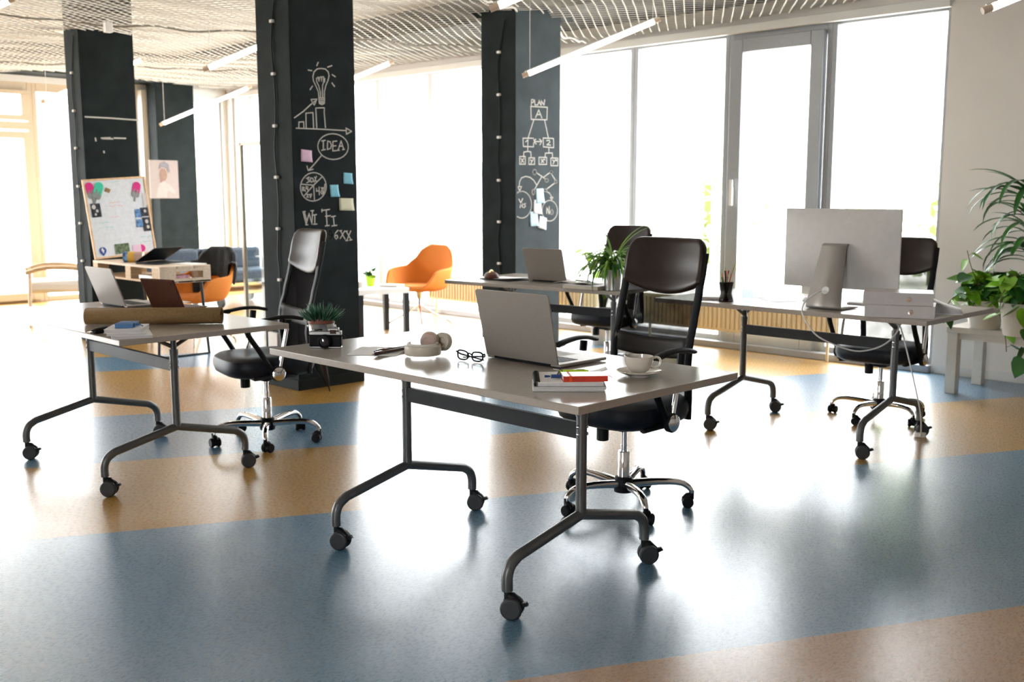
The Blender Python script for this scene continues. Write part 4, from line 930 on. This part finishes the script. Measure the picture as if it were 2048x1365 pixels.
p = atZ(1495, 600, .74); t = thing('drinking_glass', 'clear drinking glass right of the pencil pot', 'glass', (p.x, p.y, TT)); MB().lathe([(.001, .001), (.028, .001), (.030, .003), (.033, .11), (.0318, .11), (.029, .006), (.001, .006)], 26).build('tumbler', M['glassb'], t)
MB().lathe([(.001, .0065), (.0285, .0065), (.0305, .06), (.001, .06)], 22).build('water', M['glassb'], t)
for k, (qx, qy) in enumerate(((1535, 594), (1555, 601))):
    p = atZ(qx, qy, .74); o = MB().box(-.10, .10, -.07, .07, 0, .0015).build('loose_sheet', M['paper']); o.location = (p.x, p.y, TT); o.rotation_euler = (0, 0, R(20 + 40 * k)); tag(o, ('far' if k == 0 else 'near') + ' loose white sheet between drinking glass and monitor', 'paper')

# ================================================================== BACK TABLE THINGS
p = atZ(1228, 582, .74)
t = thing('spider_plant', 'spider plant with arching striped leaves in a metal pot', 'plant', (5.02, 4.125, TT))
MB().lathe([(.052, 0), (.054, .002), (.057, .06), (.0575, .062), (.060, .125), (.062, .128), (.060, .13), (.056, .11), (.001, .11)], 32).build('metal_pot', M['galv'], t)
MB().lathe([(.001, .112), (.056, .112)], 20).build('soil', M['soil'], t)
mb = MB(); md_ = MB(); random.seed(11)
for k in range(150):
    az = random.uniform(0, 2 * PI); el = R(random.uniform(40, 85)); ln = random.uniform(.22, .36)
    blade(mb if k % 3 else md_, (random.uniform(-.02, .02), random.uniform(-.02, .02), .115), az, el, ln, .015, R(random.uniform(115, 165)), 9)
for az, ln in ((R(60), .36), (R(100), .42), (R(-40), .40), (R(-20), .42), (R(130), .45)): blade(mb, (0, 0, .115), az, R(80), ln, .013, R(70), 9)
mb.build('arching_leaves', M['spider'], t); md_.build('dark_leaves', M['leafd'], t)
def philo(name, label, c, n, rad, zlo, zhi, sz, seed, mats=('leaflit', 'leafd'), pot=None):
    random.seed(seed); t = thing(name, label, 'plant', c); A = MB(); B = MB(); S_ = MB()
    for k in range(n):
        az = random.uniform(0, 2 * PI); r = rad * random.random() ** .6; z = random.uniform(zlo, zhi); e = Vector((r * math.cos(az), r * math.sin(az), z))
        heart(A if random.random() < .65 else B, e, az + random.uniform(-.6, .6), R(random.uniform(-70, 20)), sz * random.uniform(.7, 1.25), random.uniform(-.6, .6))
        S_.tube(smooth_path([(0, 0, zlo * .3), (e.x * .5, e.y * .5, z * .7 + .03), e], 3), .0018, 4)
    A.build('bright_leaves', M[mats[0]], t); B.build('dark_leaves', M[mats[1]], t); S_.build('stems', M['stem'], t)
    return t
# leafy plant behind the back table, stands on the radiator shelf side
ph = thing('split_leaf_plant', 'bright green split-leaf plant standing behind the back table', 'plant', (7.12, 5.95, 0))
MB().lathe([(.10, 0), (.13, .30), (.135, .32), (.125, .32), (.12, .28), (.001, .28)], 28).build('pot', M['whitepot'], ph)
random.seed(5); A = MB(); S_ = MB()
for k in range(26):
    az = random.uniform(0, 2 * PI); r = random.uniform(.05, .24); z = random.uniform(.52, .95); e = Vector((r * math.cos(az), r * math.sin(az), z))
    mt = T(*e) @ RZ(az) @ RY(R(random.uniform(10, 70))) @ RX(random.uniform(-.5, .5)); s = random.uniform(.10, .16); ol = [(0, .0)]
    for i in range(6): x = .12 + i * .15; hw = .42 * math.sin(PI * min(1, .22 + i * .14)); ol += [(x, hw), (x + .09, hw * .35)]
    ol.append((1.05, 0)); ol += [(x_, -y_) for x_, y_ in ol[-2:0:-1]]
    A.add([(x_ * s, y_ * s, -.15 * s * x_ * x_) for x_, y_ in ol], [tuple(range(len(ol)))], mt); S_.tube(smooth_path([(0, 0, .27), (e.x * .3, e.y * .3, .5), e], 4), .003, 5)
A.build('split_leaves', M['leaflit'], ph, flat=True); S_.build('stems', M['stem'], ph)
p = atZ(1165, 578, .74); t = flatbook('hardback_book', 'thick closed book beside the spider plant pot', 'book', (5.0, 4.31, TT), .20, .27, .024, R(7), 'brownleather', 'cream')
t2 = thing('open_notebook', 'white open notebook with curved pages on the back table', 'notebook', (5.05, 4.42, TT + .0245), R(7))
def op(u, v): return ((v - .5) * .19, (u - .5) * .30, .010 * abs(math.sin(u * 2 * PI)) + .002)
MB().grid(op, 20, 2).build('pages', M['paper'], t2, solid=.002)
for k in range(3): pen((4.98 + k * .012, 4.33 - k * .02), (5.02 + k * .01, 4.44 - k * .02), ('pen nearest the book edge', 'middle pen', 'farthest pen')[k] + ' of three on the open notebook', 'ballpoint_pen', ('black', 'galv', 'brownpen')[k], None, .004, .040)
p = atZ(975, 560, .74)
t = thing('folder', 'dark flat folder with papers at the left end of the back table', 'folder', (p.x + .1, p.y - .08, TT), R(-5))
MB().box(-.11, .11, -.16, .16, 0, .006).build('cover', M['black'], t, bevel=.001); 
def pp(u, v): return ((v - .5) * .2, (u - .5) * .3 - .0, .008 + .012 * (1 - u) ** 2)
MB().grid(pp, 10, 3).build('papers', M['paper'], t, solid=.001)
t = thing('leather_pouch', 'small brown leather pouch on the dark folder', 'pouch', (p.x + .04, p.y - .0, TT + .009), R(-30))
MB().lathe([(.9, 0), (1, .010), (.9, .028), (.55, .042), (.2, .046), (.001, .046)], 26, ex=(2.5, .05, .075)).build('pouch_body', M['brownleather'], t); MB().tube(smooth_path([(-.03, -.05, .04), (-.01, -.02, .056), (.01, .01, .05), (.02, .04, .04)], 4), .005, 6).build('zip', M['brass'], t)

# ================================================================== SIDE TABLE BY THE PILLAR
A_ = atZ(722, 585, .47); B_ = atZ(818, 580, .47)
t = thing('side_table', 'small white side table with square black legs by the pillar', 'side table', (6.08, 7.97, 0), R(-14))
MB().box(-.26, .26, -.26, .26, .405, .455).build('tabletop', M['white'], t, bevel=.003)
for sx in (-1, 1):
    for sy in (-1, 1): MB().box(sx * .235 - .025, sx * .235 + .025, sy * .235 - .025, sy * .235 + .025, 0, .405).build('leg', M['black_metal'], t, bevel=.002)
def place_plant_lime():
    t = thing('lime_potted_plant', 'little leafy plant with yellow flowers in a lime green pot', 'plant', (6.12, 8.06, .4555))
    MB().lathe([(.034, 0), (.036, 0), (.052, .10), (.054, .102), (.051, .102), (.046, .085), (.001, .085)], 26).build('pot', M['lime'], t)
    random.seed(4); A = MB(); F = MB()
    for k in range(26):
        az = random.uniform(0, 2 * PI); r = random.uniform(.01, .05); heart(A, (r * math.cos(az), r * math.sin(az), random.uniform(.09, .16)), az, R(random.uniform(-30, 60)), random.uniform(.035, .06), random.uniform(-.5, .5))
    A.build('leaves', M['leafd'], t)
    for k in range(7):
        az = R(100 + 40 * k); e = Vector((.05 * math.cos(az) - .02, .05 * math.sin(az) + .03, .17 + .012 * k)); F.tube([(0, 0, .09), e], .0015, 4); F.ball(.010, T(*e), 8, 6, sz=.6)
    F.build('flowers', mat('yellow_flowers', (.8, .55, .03), .5), t)
place_plant_lime()
o = MB().cyl((0, 0, 0), (0, 0, .055), .05, .042, seg=20).build('candle_holder', M['paper'], bevel=.004); o.location = (5.97, 8.00, .4555); tag(o, 'white round candle holder at the left edge of the side table', 'candle holder')
o = MB().box(-.07, .07, -.10, .10, 0, .022).build('closed_book', M['white'], bevel=.002); o.location = (6.22, 7.86, .4555); o.rotation_euler = (0, 0, R(20)); tag(o, 'white closed book on the small side table', 'book')

o = MB().box(-.03, 0, -.06, .06, -.07, .07).build('socket_box', M['paper'], bevel=.006); p = atX(553, 684, 3.91); o.location = (3.909, p.y, p.z); tag(o, 'white socket box low on the left face of the light bulb pillar', 'socket')
# folded umbrella leaning on the pillar, tip on the floor
t = thing('folded_umbrella', 'folded dark umbrella standing on its tip before the light bulb pillar', 'umbrella', (4.04, 5.80, 0))
ax = Vector((-.10, .085, .62)); q = ax.normalized()
MB().tube([(0, 0, 0), q * .05, q * .06, q * .30, q * .50], [.004, .006, .012, .030, .024], 12).build('canopy', mat('umbrella_cloth', (.02, .010, .010), .7), t)
MB().tube([q * .49, q * .62], .008, 8).build('handle', M['black'], t); MB().tube([q * .03 + Vector((-.004, 0, 0)), q * .16 + Vector((-.05, .02, 0)), q * .25 + Vector((-.045, .02, 0))], [.003, .008, .006], 8).build('strap', M['black'], t)

# ================================================================== BENCH WITH PLANTS, RIGHT
t = thing('plant_bench', 'white low table along the right wall carrying potted plants', 'table', (7.23, 2.25, 0), 0)
MB().box(-.27, .27, -.62, .57, .415, .455).build('tabletop', M['whitepot'], t, bevel=.003)
for sx in (-.23, .23):
    for sy in (-.58, -.02, .53): MB().box(sx - .035, sx + .035, sy - .035, sy + .035, 0, .415).build('leg', M['whitepot'], t, bevel=.003)
MB().box(-.24, -.22, -.6, .55, .37, .415).box(.22, .24, -.6, .55, .37, .415).build('apron', M['whitepot'], t)
MB().tube(smooth_path([(-.245, -.02, .33), (-.25, -.03, .31), (-.25, -.08, .295), (-.25, -.2, .30), (-.245, -.22, .33)], 5), .009, 8).build('handle', M['black'], t)['label'] = 'curved black handle'
def whitepot(name, label, c, s=1, cat='plant'):
    t = thing(name, label, cat, c)
    MB().lathe([(.09 * s, 0), (.095 * s, .004), (.125 * s, .17 * s), (.128 * s, .19 * s), (.118 * s, .19 * s), (.112 * s, .165 * s), (.001, .165 * s)], 32).build('pot', M['whitepot'], t)
    MB().lathe([(.001, .168 * s), (.112 * s, .168 * s)], 20).build('soil', M['soil'], t); return t
def vine(A, B, S_, pts, n, size, m=I4):
    P = smooth_path(pts, 5); S_.tube(P, .003, 5)
    for k in range(n):
        p = P[int((k + .5) / n * (len(P) - 1))]; az = random.uniform(0, 2 * PI); e = p + Vector((.03 * math.cos(az), .03 * math.sin(az), .015))
        S_.tube([p, e], .0015, 4); heart(A if random.random() < .55 else B, e, az, R(random.uniform(-75, -10)), size * random.uniform(.75, 1.2), random.uniform(-.5, .5))
def pothos(name, label, c, seed, s, vines, bush):
    t = whitepot(name, label, c, s); random.seed(seed); A = MB(); B = MB(); S_ = MB(); z0 = .165 * s
    for k in range(bush):
        az = random.uniform(0, 2 * PI); r = random.uniform(.02, .16); z = z0 + random.uniform(.03, .20); e = Vector((r * math.cos(az), r * math.sin(az), z))
        S_.tube(smooth_path([(.02 * math.cos(az), .02 * math.sin(az), z0), (e.x * .6, e.y * .6, z), e], 3), .002, 4)
        heart(A if random.random() < .5 else B, e, az + random.uniform(-.5, .5), R(random.uniform(-70, 10)), random.uniform(.085, .13), random.uniform(-.6, .6))
    for v in vines: vine(A, B, S_, v[0], v[1], v[2])
    A.build('light_leaves', M['leaf'], t); B.build('dark_leaves', M['leafd'], t); S_.build('stems', M['stem'], t); return t
L1 = lambda a, b, z: tuple(lat * a + dep * b * -1 + Vector((0, 0, z)))   # a to the right in the photo, b towards the viewer
pothos('pothos_plant', 'trailing pothos in a white pot at the left end of the plant bench', tuple(atZ(1969, 657, .456)), 21, 1.0,
       [([L1(-.02, .02, .17), L1(-.10, .08, .30), L1(-.16, .1, .42), L1(-.19, .1, .52)], 6, .10), ([L1(-.05, .05, .17), L1(-.2, .1, .24), L1(-.3, .12, .18), L1(-.33, .14, .05)], 5, .10),
        ([L1(0, .1, .17), L1(.0, .2, .14), L1(.02, .25, -.02), L1(.03, .26, -.12)], 5, .10), ([L1(.05, .05, .2), L1(.05, .1, .34), L1(.1, .1, .38)], 4, .09)], 78)
pothos('pothos_plant', 'larger trailing pothos in a white pot at the right edge', tuple(atZ(2042, 672, .456)), 33, 1.1,
       [([L1(-.05, .1, .18), L1(-.08, .25, .14), L1(-.1, .3, -.02), L1(-.1, .3, -.16)], 6, .115), ([L1(-.05, .05, .2), L1(-.16, .1, .3), L1(-.2, .12, .22), L1(-.2, .14, .1)], 5, .10), ([L1(0, .1, .18), L1(.06, .2, .3), L1(.08, .2, .2)], 5, .11)], 80)
t = whitepot('dracaena_palm', 'tall dracaena with long drooping leaves at the right edge', (7.29, 2.42, .455), .85); random.seed(9)
MB().tube([(0, 0, .14), (.01, .01, .50), (0, 0, .78)], .018, 8).build('trunk', M['stem'], t)
A = MB(); B = MB()
for k in range(64):
    az = R(random.uniform(75, 310)); z = random.uniform(.42, .80); blade(A if k % 2 else B, (0, 0, z), az, R(random.uniform(15, 70)), random.uniform(.34, .5), .046, R(random.uniform(70, 140)), 9, fold=.15)
for ln, el, dz, az in ((.56, 62, 75, 135), (.50, 40, 60, 140), (.56, 60, 135, 130), (.58, 70, 160, 150), (.5, 50, 125, 120), (.55, 78, 165, 165), (.5, 60, 150, 180), (.52, 66, 150, 140)):
    blade(A, (0, 0, .79), R(az), R(el), ln, .05, R(dz), 10, fold=.15)
A.build('dark_leaves', M['leafd'], t); B.build('mid_leaves', mat('mid_green_leaf', (.05, .19, .03), .3, var=.4, nscale=10), t)
# ================================================================== PALLET DESK AREA
t = thing('pallet_desk', 'desk made of a wooden pallet on black sled legs', 'desk', (3.87, 7.87, 0))
DW, DL = .45, 1.26
mb = MB()
for k in range(3): mb.box(k * .152, k * .152 + .145, 0, DL, .738, .757)
mb.build('top_boards', M['woodl'], t, bevel=.002)
for k in range(3): MB().box(k * .152, k * .152 + .145, 0, DL, .620, .636).build('lower_board', M['wood'], t, bevel=.002)
for y in (0, .52, DL - .10):
    for x in (0, .35):
        if y == 0: continue
        MB().box(x, x + .10, y, y + .10, .636, .738).build('block', M['wood'], t, bevel=.002)
# end board with a slot
MB().box(0, .14, 0, .02, .618, .738).box(.38, DW, 0, .02, .618, .738).box(.14, .38, 0, .02, .618, .655).box(.14, .38, 0, .02, .712, .738).build('end_board', M['woodl'], t, bevel=.0015)
for x in (0, .35): MB().box(x, x + .10, .02, .14, .636, .738).build('end_block', M['wood'], t, bevel=.002)
for y in (.08, 1.14):
    MB().tube([(.04, y, .62), (.0, y, .008), (.45, y, .008), (.40, y, .62)], .014, 8).build('sled_leg', M['black_metal'], t)
DZ = .7575
t = thing('pink_packet', 'pink and white packet inside the pallet desk slot', 'packet', (4.08, 7.90, .6365)); MB().box(-.07, .07, 0, .08, 0, .045).build('wrapper', mat('pink_print', (.85, .35, .42), .4, var=.6, nscale=30), t, bevel=.01)
t = thing('paper_bundle', 'white papers pushed inside the pallet desk', 'papers', (3.91, 8.08, .6365)); MB().box(0, .2, 0, .25, 0, .035).build('sheets', M['paper'], t, bevel=.003)
# laptop seen edge-on, ajar
t = thing('half_open_laptop', 'black laptop lying with lid thrown back on the pallet desk', 'laptop', (4.10, 8.30, DZ), R(-70))
MB().box(-.12, .12, -.17, .17, 0, .016).build('base', M['black'], t, bevel=.004)
MB().box(0, .25, -.17, .17, 0, .008, T(-.12, 0, .016) @ RY(R(-28))).build('lid', M['black'], t, bevel=.003)
o = MB().box(-.09, .09, -.12, .12, 0, .005).build('letter_pile', M['paper']); o.location = (4.22, 8.06, DZ); o.rotation_euler = (0, 0, .3); tag(o, 'white papers near the front edge of the pallet desk', 'papers')
# rolls of coloured vinyl
t = thing('card_roll', 'rolled colourful printed sheet with yellow band on the pallet desk', 'paper roll', (3.99, 8.62, DZ), R(-40))
m = T(0, 0, .045) @ RY(R(90)); MB().lathe([(.045, -.06), (.045, -.02)], 28, m).build('blue_end', M['bluephoto'], t, solid=.004); MB().lathe([(.046, -.02), (.046, .03)], 28, m).build('yellow_band', M['yellow'], t, solid=.004); MB().lathe([(.044, .03), (.044, .10)], 28, m).build('pink_end', M['pink'], t, solid=.004)
# whiteboard leaning on the pillar
wbM = T(3.85, 9.03, DZ + .010) @ RY(R(-4)) @ RX(R(-6))
BW, BH = .575, .70
t = bpy.data.objects.new('whiteboard', None); COL.objects.link(t); t.matrix_world = wbM; tag(t, 'white pinboard with wooden frame leaning on the pallet desk', 'whiteboard')
MB().box(.012, BW - .012, .002, .012, .012, BH - .012).build('board', mat('whiteboard_surface', (.74, .78, .84), .25), t)
mb = MB().box(0, BW, -.004, .016, 0, .016).box(0, BW, -.004, .016, BH - .016, BH).box(0, .016, -.004, .016, .016, BH - .016).box(BW - .016, BW, -.004, .016, .016, BH - .016)
mb.build('wooden_frame', mat('pale_oak_frame', (.78, .52, .30), .5, var=.15), t, bevel=.002)
def wb(u, v): return (.0 + BW * u, 0, BH * (1 - v))
mb = MB(); mr_ = MB(); random.seed(12)
def scrib(mb, u, v, lu, h=.016):
    x, _, z = wb(u, v); n = int(lu * BW / .010); pts = [Vector((x + i * .010, 0, z + random.uniform(-h, h) * .5)) for i in range(n)]
    for i in range(n - 1):
        if random.random() < .2: continue
        a, b = pts[i], pts[i + 1]; d = (b - a).normalized(); s = Vector((-d.z, 0, d.x)) * .0016
        mb.add([tuple(q + Vector((0, .0012, 0))) for q in (a - s, b - s, b + s, a + s)], [(0, 1, 2, 3)])
for (u, v, l) in ((.40, .05, .24), (.50, .09, .10), (.15, .55, .18), (.14, .61, .26), (.78, .78, .2), (.76, .84, .2)): scrib(mb, u, v, l)
for (u, v, l) in ((.36, .31, .20), (.36, .355, .24), (.36, .49, .14)): scrib(mr_, u, v, l)
mb.build('green_writing', M['inkg'], t, flat=True); mr_.build('red_writing', M['inkr'], t, flat=True)
def onboard(name, label, cat, u, v, rz=0, group=None):
    e = bpy.data.objects.new(name, None); COL.objects.link(e); e.matrix_world = wbM @ T(*wb(u, v)) @ RY(rz); return tag(e, label, cat, group)
def card(parent, name, pts, material, y):
    MB().prism(pts, .0012, T(0, y, 0) @ RX(R(90))).build(name, M[material], parent)
def lolly(label, u, v, rz, colour, s=1.0, yy=0):
    e = onboard('ice_lolly_card', label, 'paper cutout', u, v, rz, 'ice lolly cutouts on the whiteboard')
    hw = .036 * s
    body = [(-hw, -.06 * s), (-hw, .03 * s)] + [(hw * math.cos(R(180 - a)), .03 * s + hw * math.sin(R(a))) for a in range(20, 161, 20)] + [(hw, .03 * s), (hw, -.06 * s), (hw * .7, -.075 * s), (-hw * .7, -.075 * s)]
    card(e, 'grey_body', body, 'greycard', -.001 - yy)
    ice = [(-hw, -.01 * s), (-hw, .03 * s)] + [(hw * math.cos(R(180 - a)), .03 * s + hw * math.sin(R(a))) for a in range(20, 161, 20)] + [(hw, .03 * s), (hw, -.03 * s), (hw * .72, -.035 * s), (hw * .6, -.005 * s), (hw * .35, 0), (hw * .2, -.03 * s), (0, -.035 * s), (-hw * .15, .0), (-hw * .45, .002), (-hw * .6, -.03 * s), (-hw * .8, -.03 * s)]
    card(e, 'coloured_icing', ice, colour, -.0025 - yy); card(e, 'stick', [(-.008 * s, -.115 * s), (.008 * s, -.115 * s), (.008 * s, -.07 * s), (-.008 * s, -.07 * s)], 'greycard', -.001 - yy)
lolly('magenta and grey ice lolly cutout at the top left of the whiteboard', .10, .13, R(-8), 'magenta')
lolly('teal and grey ice lolly cutout overlapping at the whiteboard top left', .22, .14, R(24), 'teal', 1.1, .002)
lolly('magenta and grey ice lolly cutout at the whiteboard top right', .83, .16, R(18), 'magenta')
e = onboard('drop_logo_sticker', 'dark blue drop-shaped sticker at the whiteboard lower left', 'sticker', .14, .90)
card(e, 'drop', [(.032 * math.cos(R(a)), .032 * math.sin(R(a))) for a in range(-40, 221, 20)] + [(0, -.048)], 'inkb', -.001)
card(e, 'white_swirl', [(-.008, .022), (.0, .026), (.006, .008), (.014, .004), (.006, -.012), (.008, -.024), (-.002, -.018), (-.006, -.004), (-.014, .002)], 'paper', -.0025)
def photo(label, u, v, w, h, material, rz=0, detail=None):
    e = onboard('photo_print', label, 'photo', u, v, rz, 'photo prints on the whiteboard'); card(e, 'print', [(-w / 2, -h / 2), (w / 2, -h / 2), (w / 2, h / 2), (-w / 2, h / 2)], material, -.001)
    if detail:
        for (a, b, r_, mm) in detail: card(e, 'detail', [(a * w + r_ * math.cos(R(q)), b * h + r_ * 1.2 * math.sin(R(q))) for q in range(0, 360, 45)], mm, -.0025)
photo('dark photo print under the left ice lolly cutouts', .14, .39, .085, .12, 'darkphoto', 0, [(-.2, .25, .018, 'papergrey'), (.1, -.05, .012, 'papergrey'), (-.1, -.3, .010, 'papergrey')])
photo('blue and black photo print on the upper right of the whiteboard', .80, .47, .06, .075, 'bluephoto', R(3))
photo('dark photo print against the right frame of the whiteboard', .90, .46, .075, .08, 'darkphoto', 0, [(.1, .1, .012, 'papergrey')])
photo('small blue skyline photo print left of the dark portrait', .80, .60, .07, .07, 'bluephoto', R(5))
photo('dark portrait photo print on the right of the whiteboard', .915, .62, .08, .125, 'darkphoto', 0, [(0, .2, .016, 'papergrey'), (.05, -.2, .014, 'papergrey')])
photo('grey patterned print hanging over the right frame', .96, .30, .055, .115, 'papergrey')
photo('green forest photo print at the bottom of the whiteboard', .45, .90, .13, .09, 'greenphoto')
photo('small kraft tag print beside the teal cutout', .37, .15, .045, .035, 'kraft', R(30))
o = onboard('pink_card', 'magenta and pale pink card at the whiteboard bottom', 'card', .72, .92); card(o, 'pale_half', [(-.06, -.035), (.02, -.035), (.02, .035), (-.06, .035)], 'stpink', -.001); card(o, 'magenta_half', [(.02, -.035)] + [(.02 + .04 * math.cos(R(a)), .035 * math.sin(R(a))) for a in range(-80, 81, 20)] + [(.02, .035)], 'magenta', -.001)
# poster on the far pier
a = atY(298, 320, 13.0); b = atY(358, 397, 13.0)
t = thing('portrait_poster', 'pale portrait poster with dark haired figure on the far pier', 'poster', (a.x, 13.005, b.z)); PW = b.x - a.x; PH = a.z - b.z
MB().box(0, PW, -.012, .012, 0, PH).build('panel', M['posterbg'], t)
M['shirt'] = mat('printed_pale_shirt', (.30, .27, .25), .6)
def pcard(pts, mm, y): MB().prism([(x * PW, z * PH) for x, z in pts], .001, T(0, -.0125 - y, 0) @ RX(R(90))).build('printed_figure', M[mm], t)
el = lambda cx, cy, rx, ry, a0=0, a1=360: [(cx + rx * math.cos(R(q)), cy + ry * math.sin(R(q))) for q in range(a0, a1, 20)]
pcard([(.18, .03), (.28, .35), (.42, .48), (.62, .40), (.88, .20), (.85, .12), (.6, .2), (.55, .02)], 'shirt', 0); pcard(el(.46, .62, .14, .17), 'skin', .001); pcard([(.36, .40), (.5, .5), (.45, .55), (.34, .52)], 'skin', .0015)
pcard([(.30, .76), (.36, .92), (.52, .97), (.66, .90), (.70, .70), (.64, .68), (.58, .80), (.42, .84)], 'brownpen', .002)
# sofa of pallets far behind
t = thing('pallet_sofa', 'low sofa of yellow pallets with dark cushions by the far windows', 'sofa', (5.35, 11.0, 0))
MB().box(0, 1.75, 0, .8, .16, .19).box(0, 1.75, 0, .8, .26, .29).box(0, .1, 0, .8, .19, .26).box(.8, .9, 0, .8, .19, .26).box(1.65, 1.75, 0, .8, .19, .26).build('pallet_base', mat('golden_pallet', (.75, .50, .18), .6, var=.2), t, bevel=.003)
for x in (.1, .85, 1.62):
    for y in (.08, .72): MB().lathe([(.02, -.02), (.07, -.02), (.075, 0), (.07, .02), (.02, .02)], 20, T(x, y, .075) @ RY(R(90))).box(x - .03, x + .03, y - .03, y + .03, .13, .16).build('castor', M['rubber'], t)
MB().box(0, 1.75, .74, .82, .29, .60).build('back_pallet', bpy.data.materials['golden_pallet'], t, bevel=.003)
for k in range(2):
    MB().box(.02 + k * .86, .86 + k * .86, .02, .60, .29, .44).build('seat_cushion', M['sofa'], t, bevel=.04, seg=4)
    MB().box(.02 + k * .86, .86 + k * .86, .58, .74, .42, .68).build('back_cushion', M['sofa'], t, bevel=.04, seg=4)
# glass display screen with thin frame
t = thing('glass_screen', 'tall glass screen in a thin bronze frame left of the pillar', 'glass screen', (4.46, 7.56, 0))
bz = mat('bronze_frame', (.30, .23, .16), .4, .5); H_ = 1.75; LL = .62
MB().box(-.014, .014, -.02, .01, 0, H_).box(-.014, .014, -LL, -LL + .03, 0, H_).box(-.014, .014, -LL, 0, H_ - .025, H_).box(-.014, .014, -LL, 0, .04, .065).build('frame', bz, t, bevel=.002)
MB().box(-.003, .003, -LL + .03, -.02, .065, H_ - .025).build('pane', M['glassb'], t)
MB().box(-.12, .12, -.03, .02, 0, .02).box(-.12, .12, -LL - .01, -LL + .04, 0, .02).build('foot', bz, t, bevel=.002)
# display cabinet content behind the screen: folded denim on shelves
t = thing('display_rack', 'shelf rack with folded blue cloths seen through the glass screen', 'rack', (5.25, 8.55, 0))
MB().box(-.02, .02, -.02, .02, 0, 1.1).box(.42, .46, -.02, .02, 0, 1.1).build('post', M['alu_l'], t)
for z in (.25, .5, .75): MB().box(-.02, .46, -.12, .12, z, z + .012).build('shelf', M['paper'], t)
for k, (z, mm) in enumerate(((.262, 'papergrey'), (.512, 'stblue2'), (.762, 'bluephoto'))):
    o = MB().box(-.10, .10, -.09, .09, 0, .12).build('folded_cloth', M[mm], bevel=.02, seg=3); o.location = (5.43, 8.55, z); tag(o, ('grey folded cloth on the lowest rack shelf', 'pale blue folded cloth on the middle rack shelf', 'denim blue folded cloth on the top rack shelf')[k], 'cloth', 'folded cloths on the rack')
# wooden armchair outline by the far left window
t = thing('wooden_armchair', 'pale armchair with a wooden armrest by the far left window', 'armchair', (4.28, 11.0, 0), R(-20))
MB().box(-.28, .28, -.28, .28, .34, .46).build('seat', M['white'], t, bevel=.04); MB().box(.22, .32, -.28, .28, .40, .74).build('backrest', M['white'], t, bevel=.04)
for s in (-1, 1): MB().tube(smooth_path([(-.3, s * .31, .55), (-.1, s * .31, .60), (.2, s * .31, .58), (.3, s * .31, .50)], 4), .02, 8, flat=1.4).build('armrest', M['wood'], t)
for sx in (-1, 1):
    for sy in (-1, 1): MB().tube([(sx * .26, sy * .28, .57), (sx * .28, sy * .29, 0)], .018, 8).build('leg', M['woodl'], t)

# ================================================================== OUTSIDE, through the glass
struct(MB().box(-40, 70, -30, 90, -.35, -.15).build('street', M['pave'], flat=True))
def building(x0, x1, y0, y1, h, label, face):
    t = thing('street_building', label, 'building', (x0, y0, 0), 0, 'pale buildings across the street')
    MB().box(0, x1 - x0, 0, y1 - y0, -.15, h).build('walls', M['fac'], t, flat=True)
    n = 0
    for z in (1.2, 4.2, 7.2, 10.2):
        if z + 1.6 > h: break
        if face == 'x':
            k = 1.5
            while k < (y1 - y0) - 2 and n < 60: MB().box(-.05, .1, k, k + 1.3, z, z + 1.6).build('window', M['facw'], t, flat=True); k += 3.2; n += 1
        else:
            k = 1.5
            while k < (x1 - x0) - 2 and n < 60: MB().box(k, k + 1.3, -.05, .1, z, z + 1.6).build('window', M['facw'], t, flat=True); k += 3.2; n += 1
building(30, 42, -6, 22, 9.5, 'pale building across the street behind the right windows', 'x')
building(33, 45, 26, 60, 8, 'farther pale building behind the middle windows', 'x')
building(-6, 24, 40, 50, 6.5, 'pale building beyond the far left windows', 'y')
def bush(c, r, label, seed, name='street_bush'):
    random.seed(seed); mb = MB()
    for k in range(900):
        v = Vector((random.gauss(0, 1), random.gauss(0, 1), random.gauss(0, 1))).normalized() * r * random.uniform(.55, 1); v.z = v.z * .8 + r * .85
        heart(mb, v, random.uniform(0, 2 * PI), R(random.uniform(-60, 60)), r * .13, random.uniform(-1, 1))
    t = thing(name, label, 'bush', c); mb.build('leafage', M['bush'], t, flat=True)
    MB().tube([(0, 0, 0), (0, 0, r)], .05 * r, 8).build('stem', M['stem'], t)
bush((8.8, 19.5, -.15), 1.0, 'green bush outside the far left windows', 1)
bush((13.5, 24, -.15), 1.5, 'green bush outside behind the far windows', 2)
bush((19, 13, -.15), 1.7, 'green bush outside behind the middle windows', 3)
bush((17, 7.2, -.15), 1.4, 'green bush outside behind the glazed door', 4)
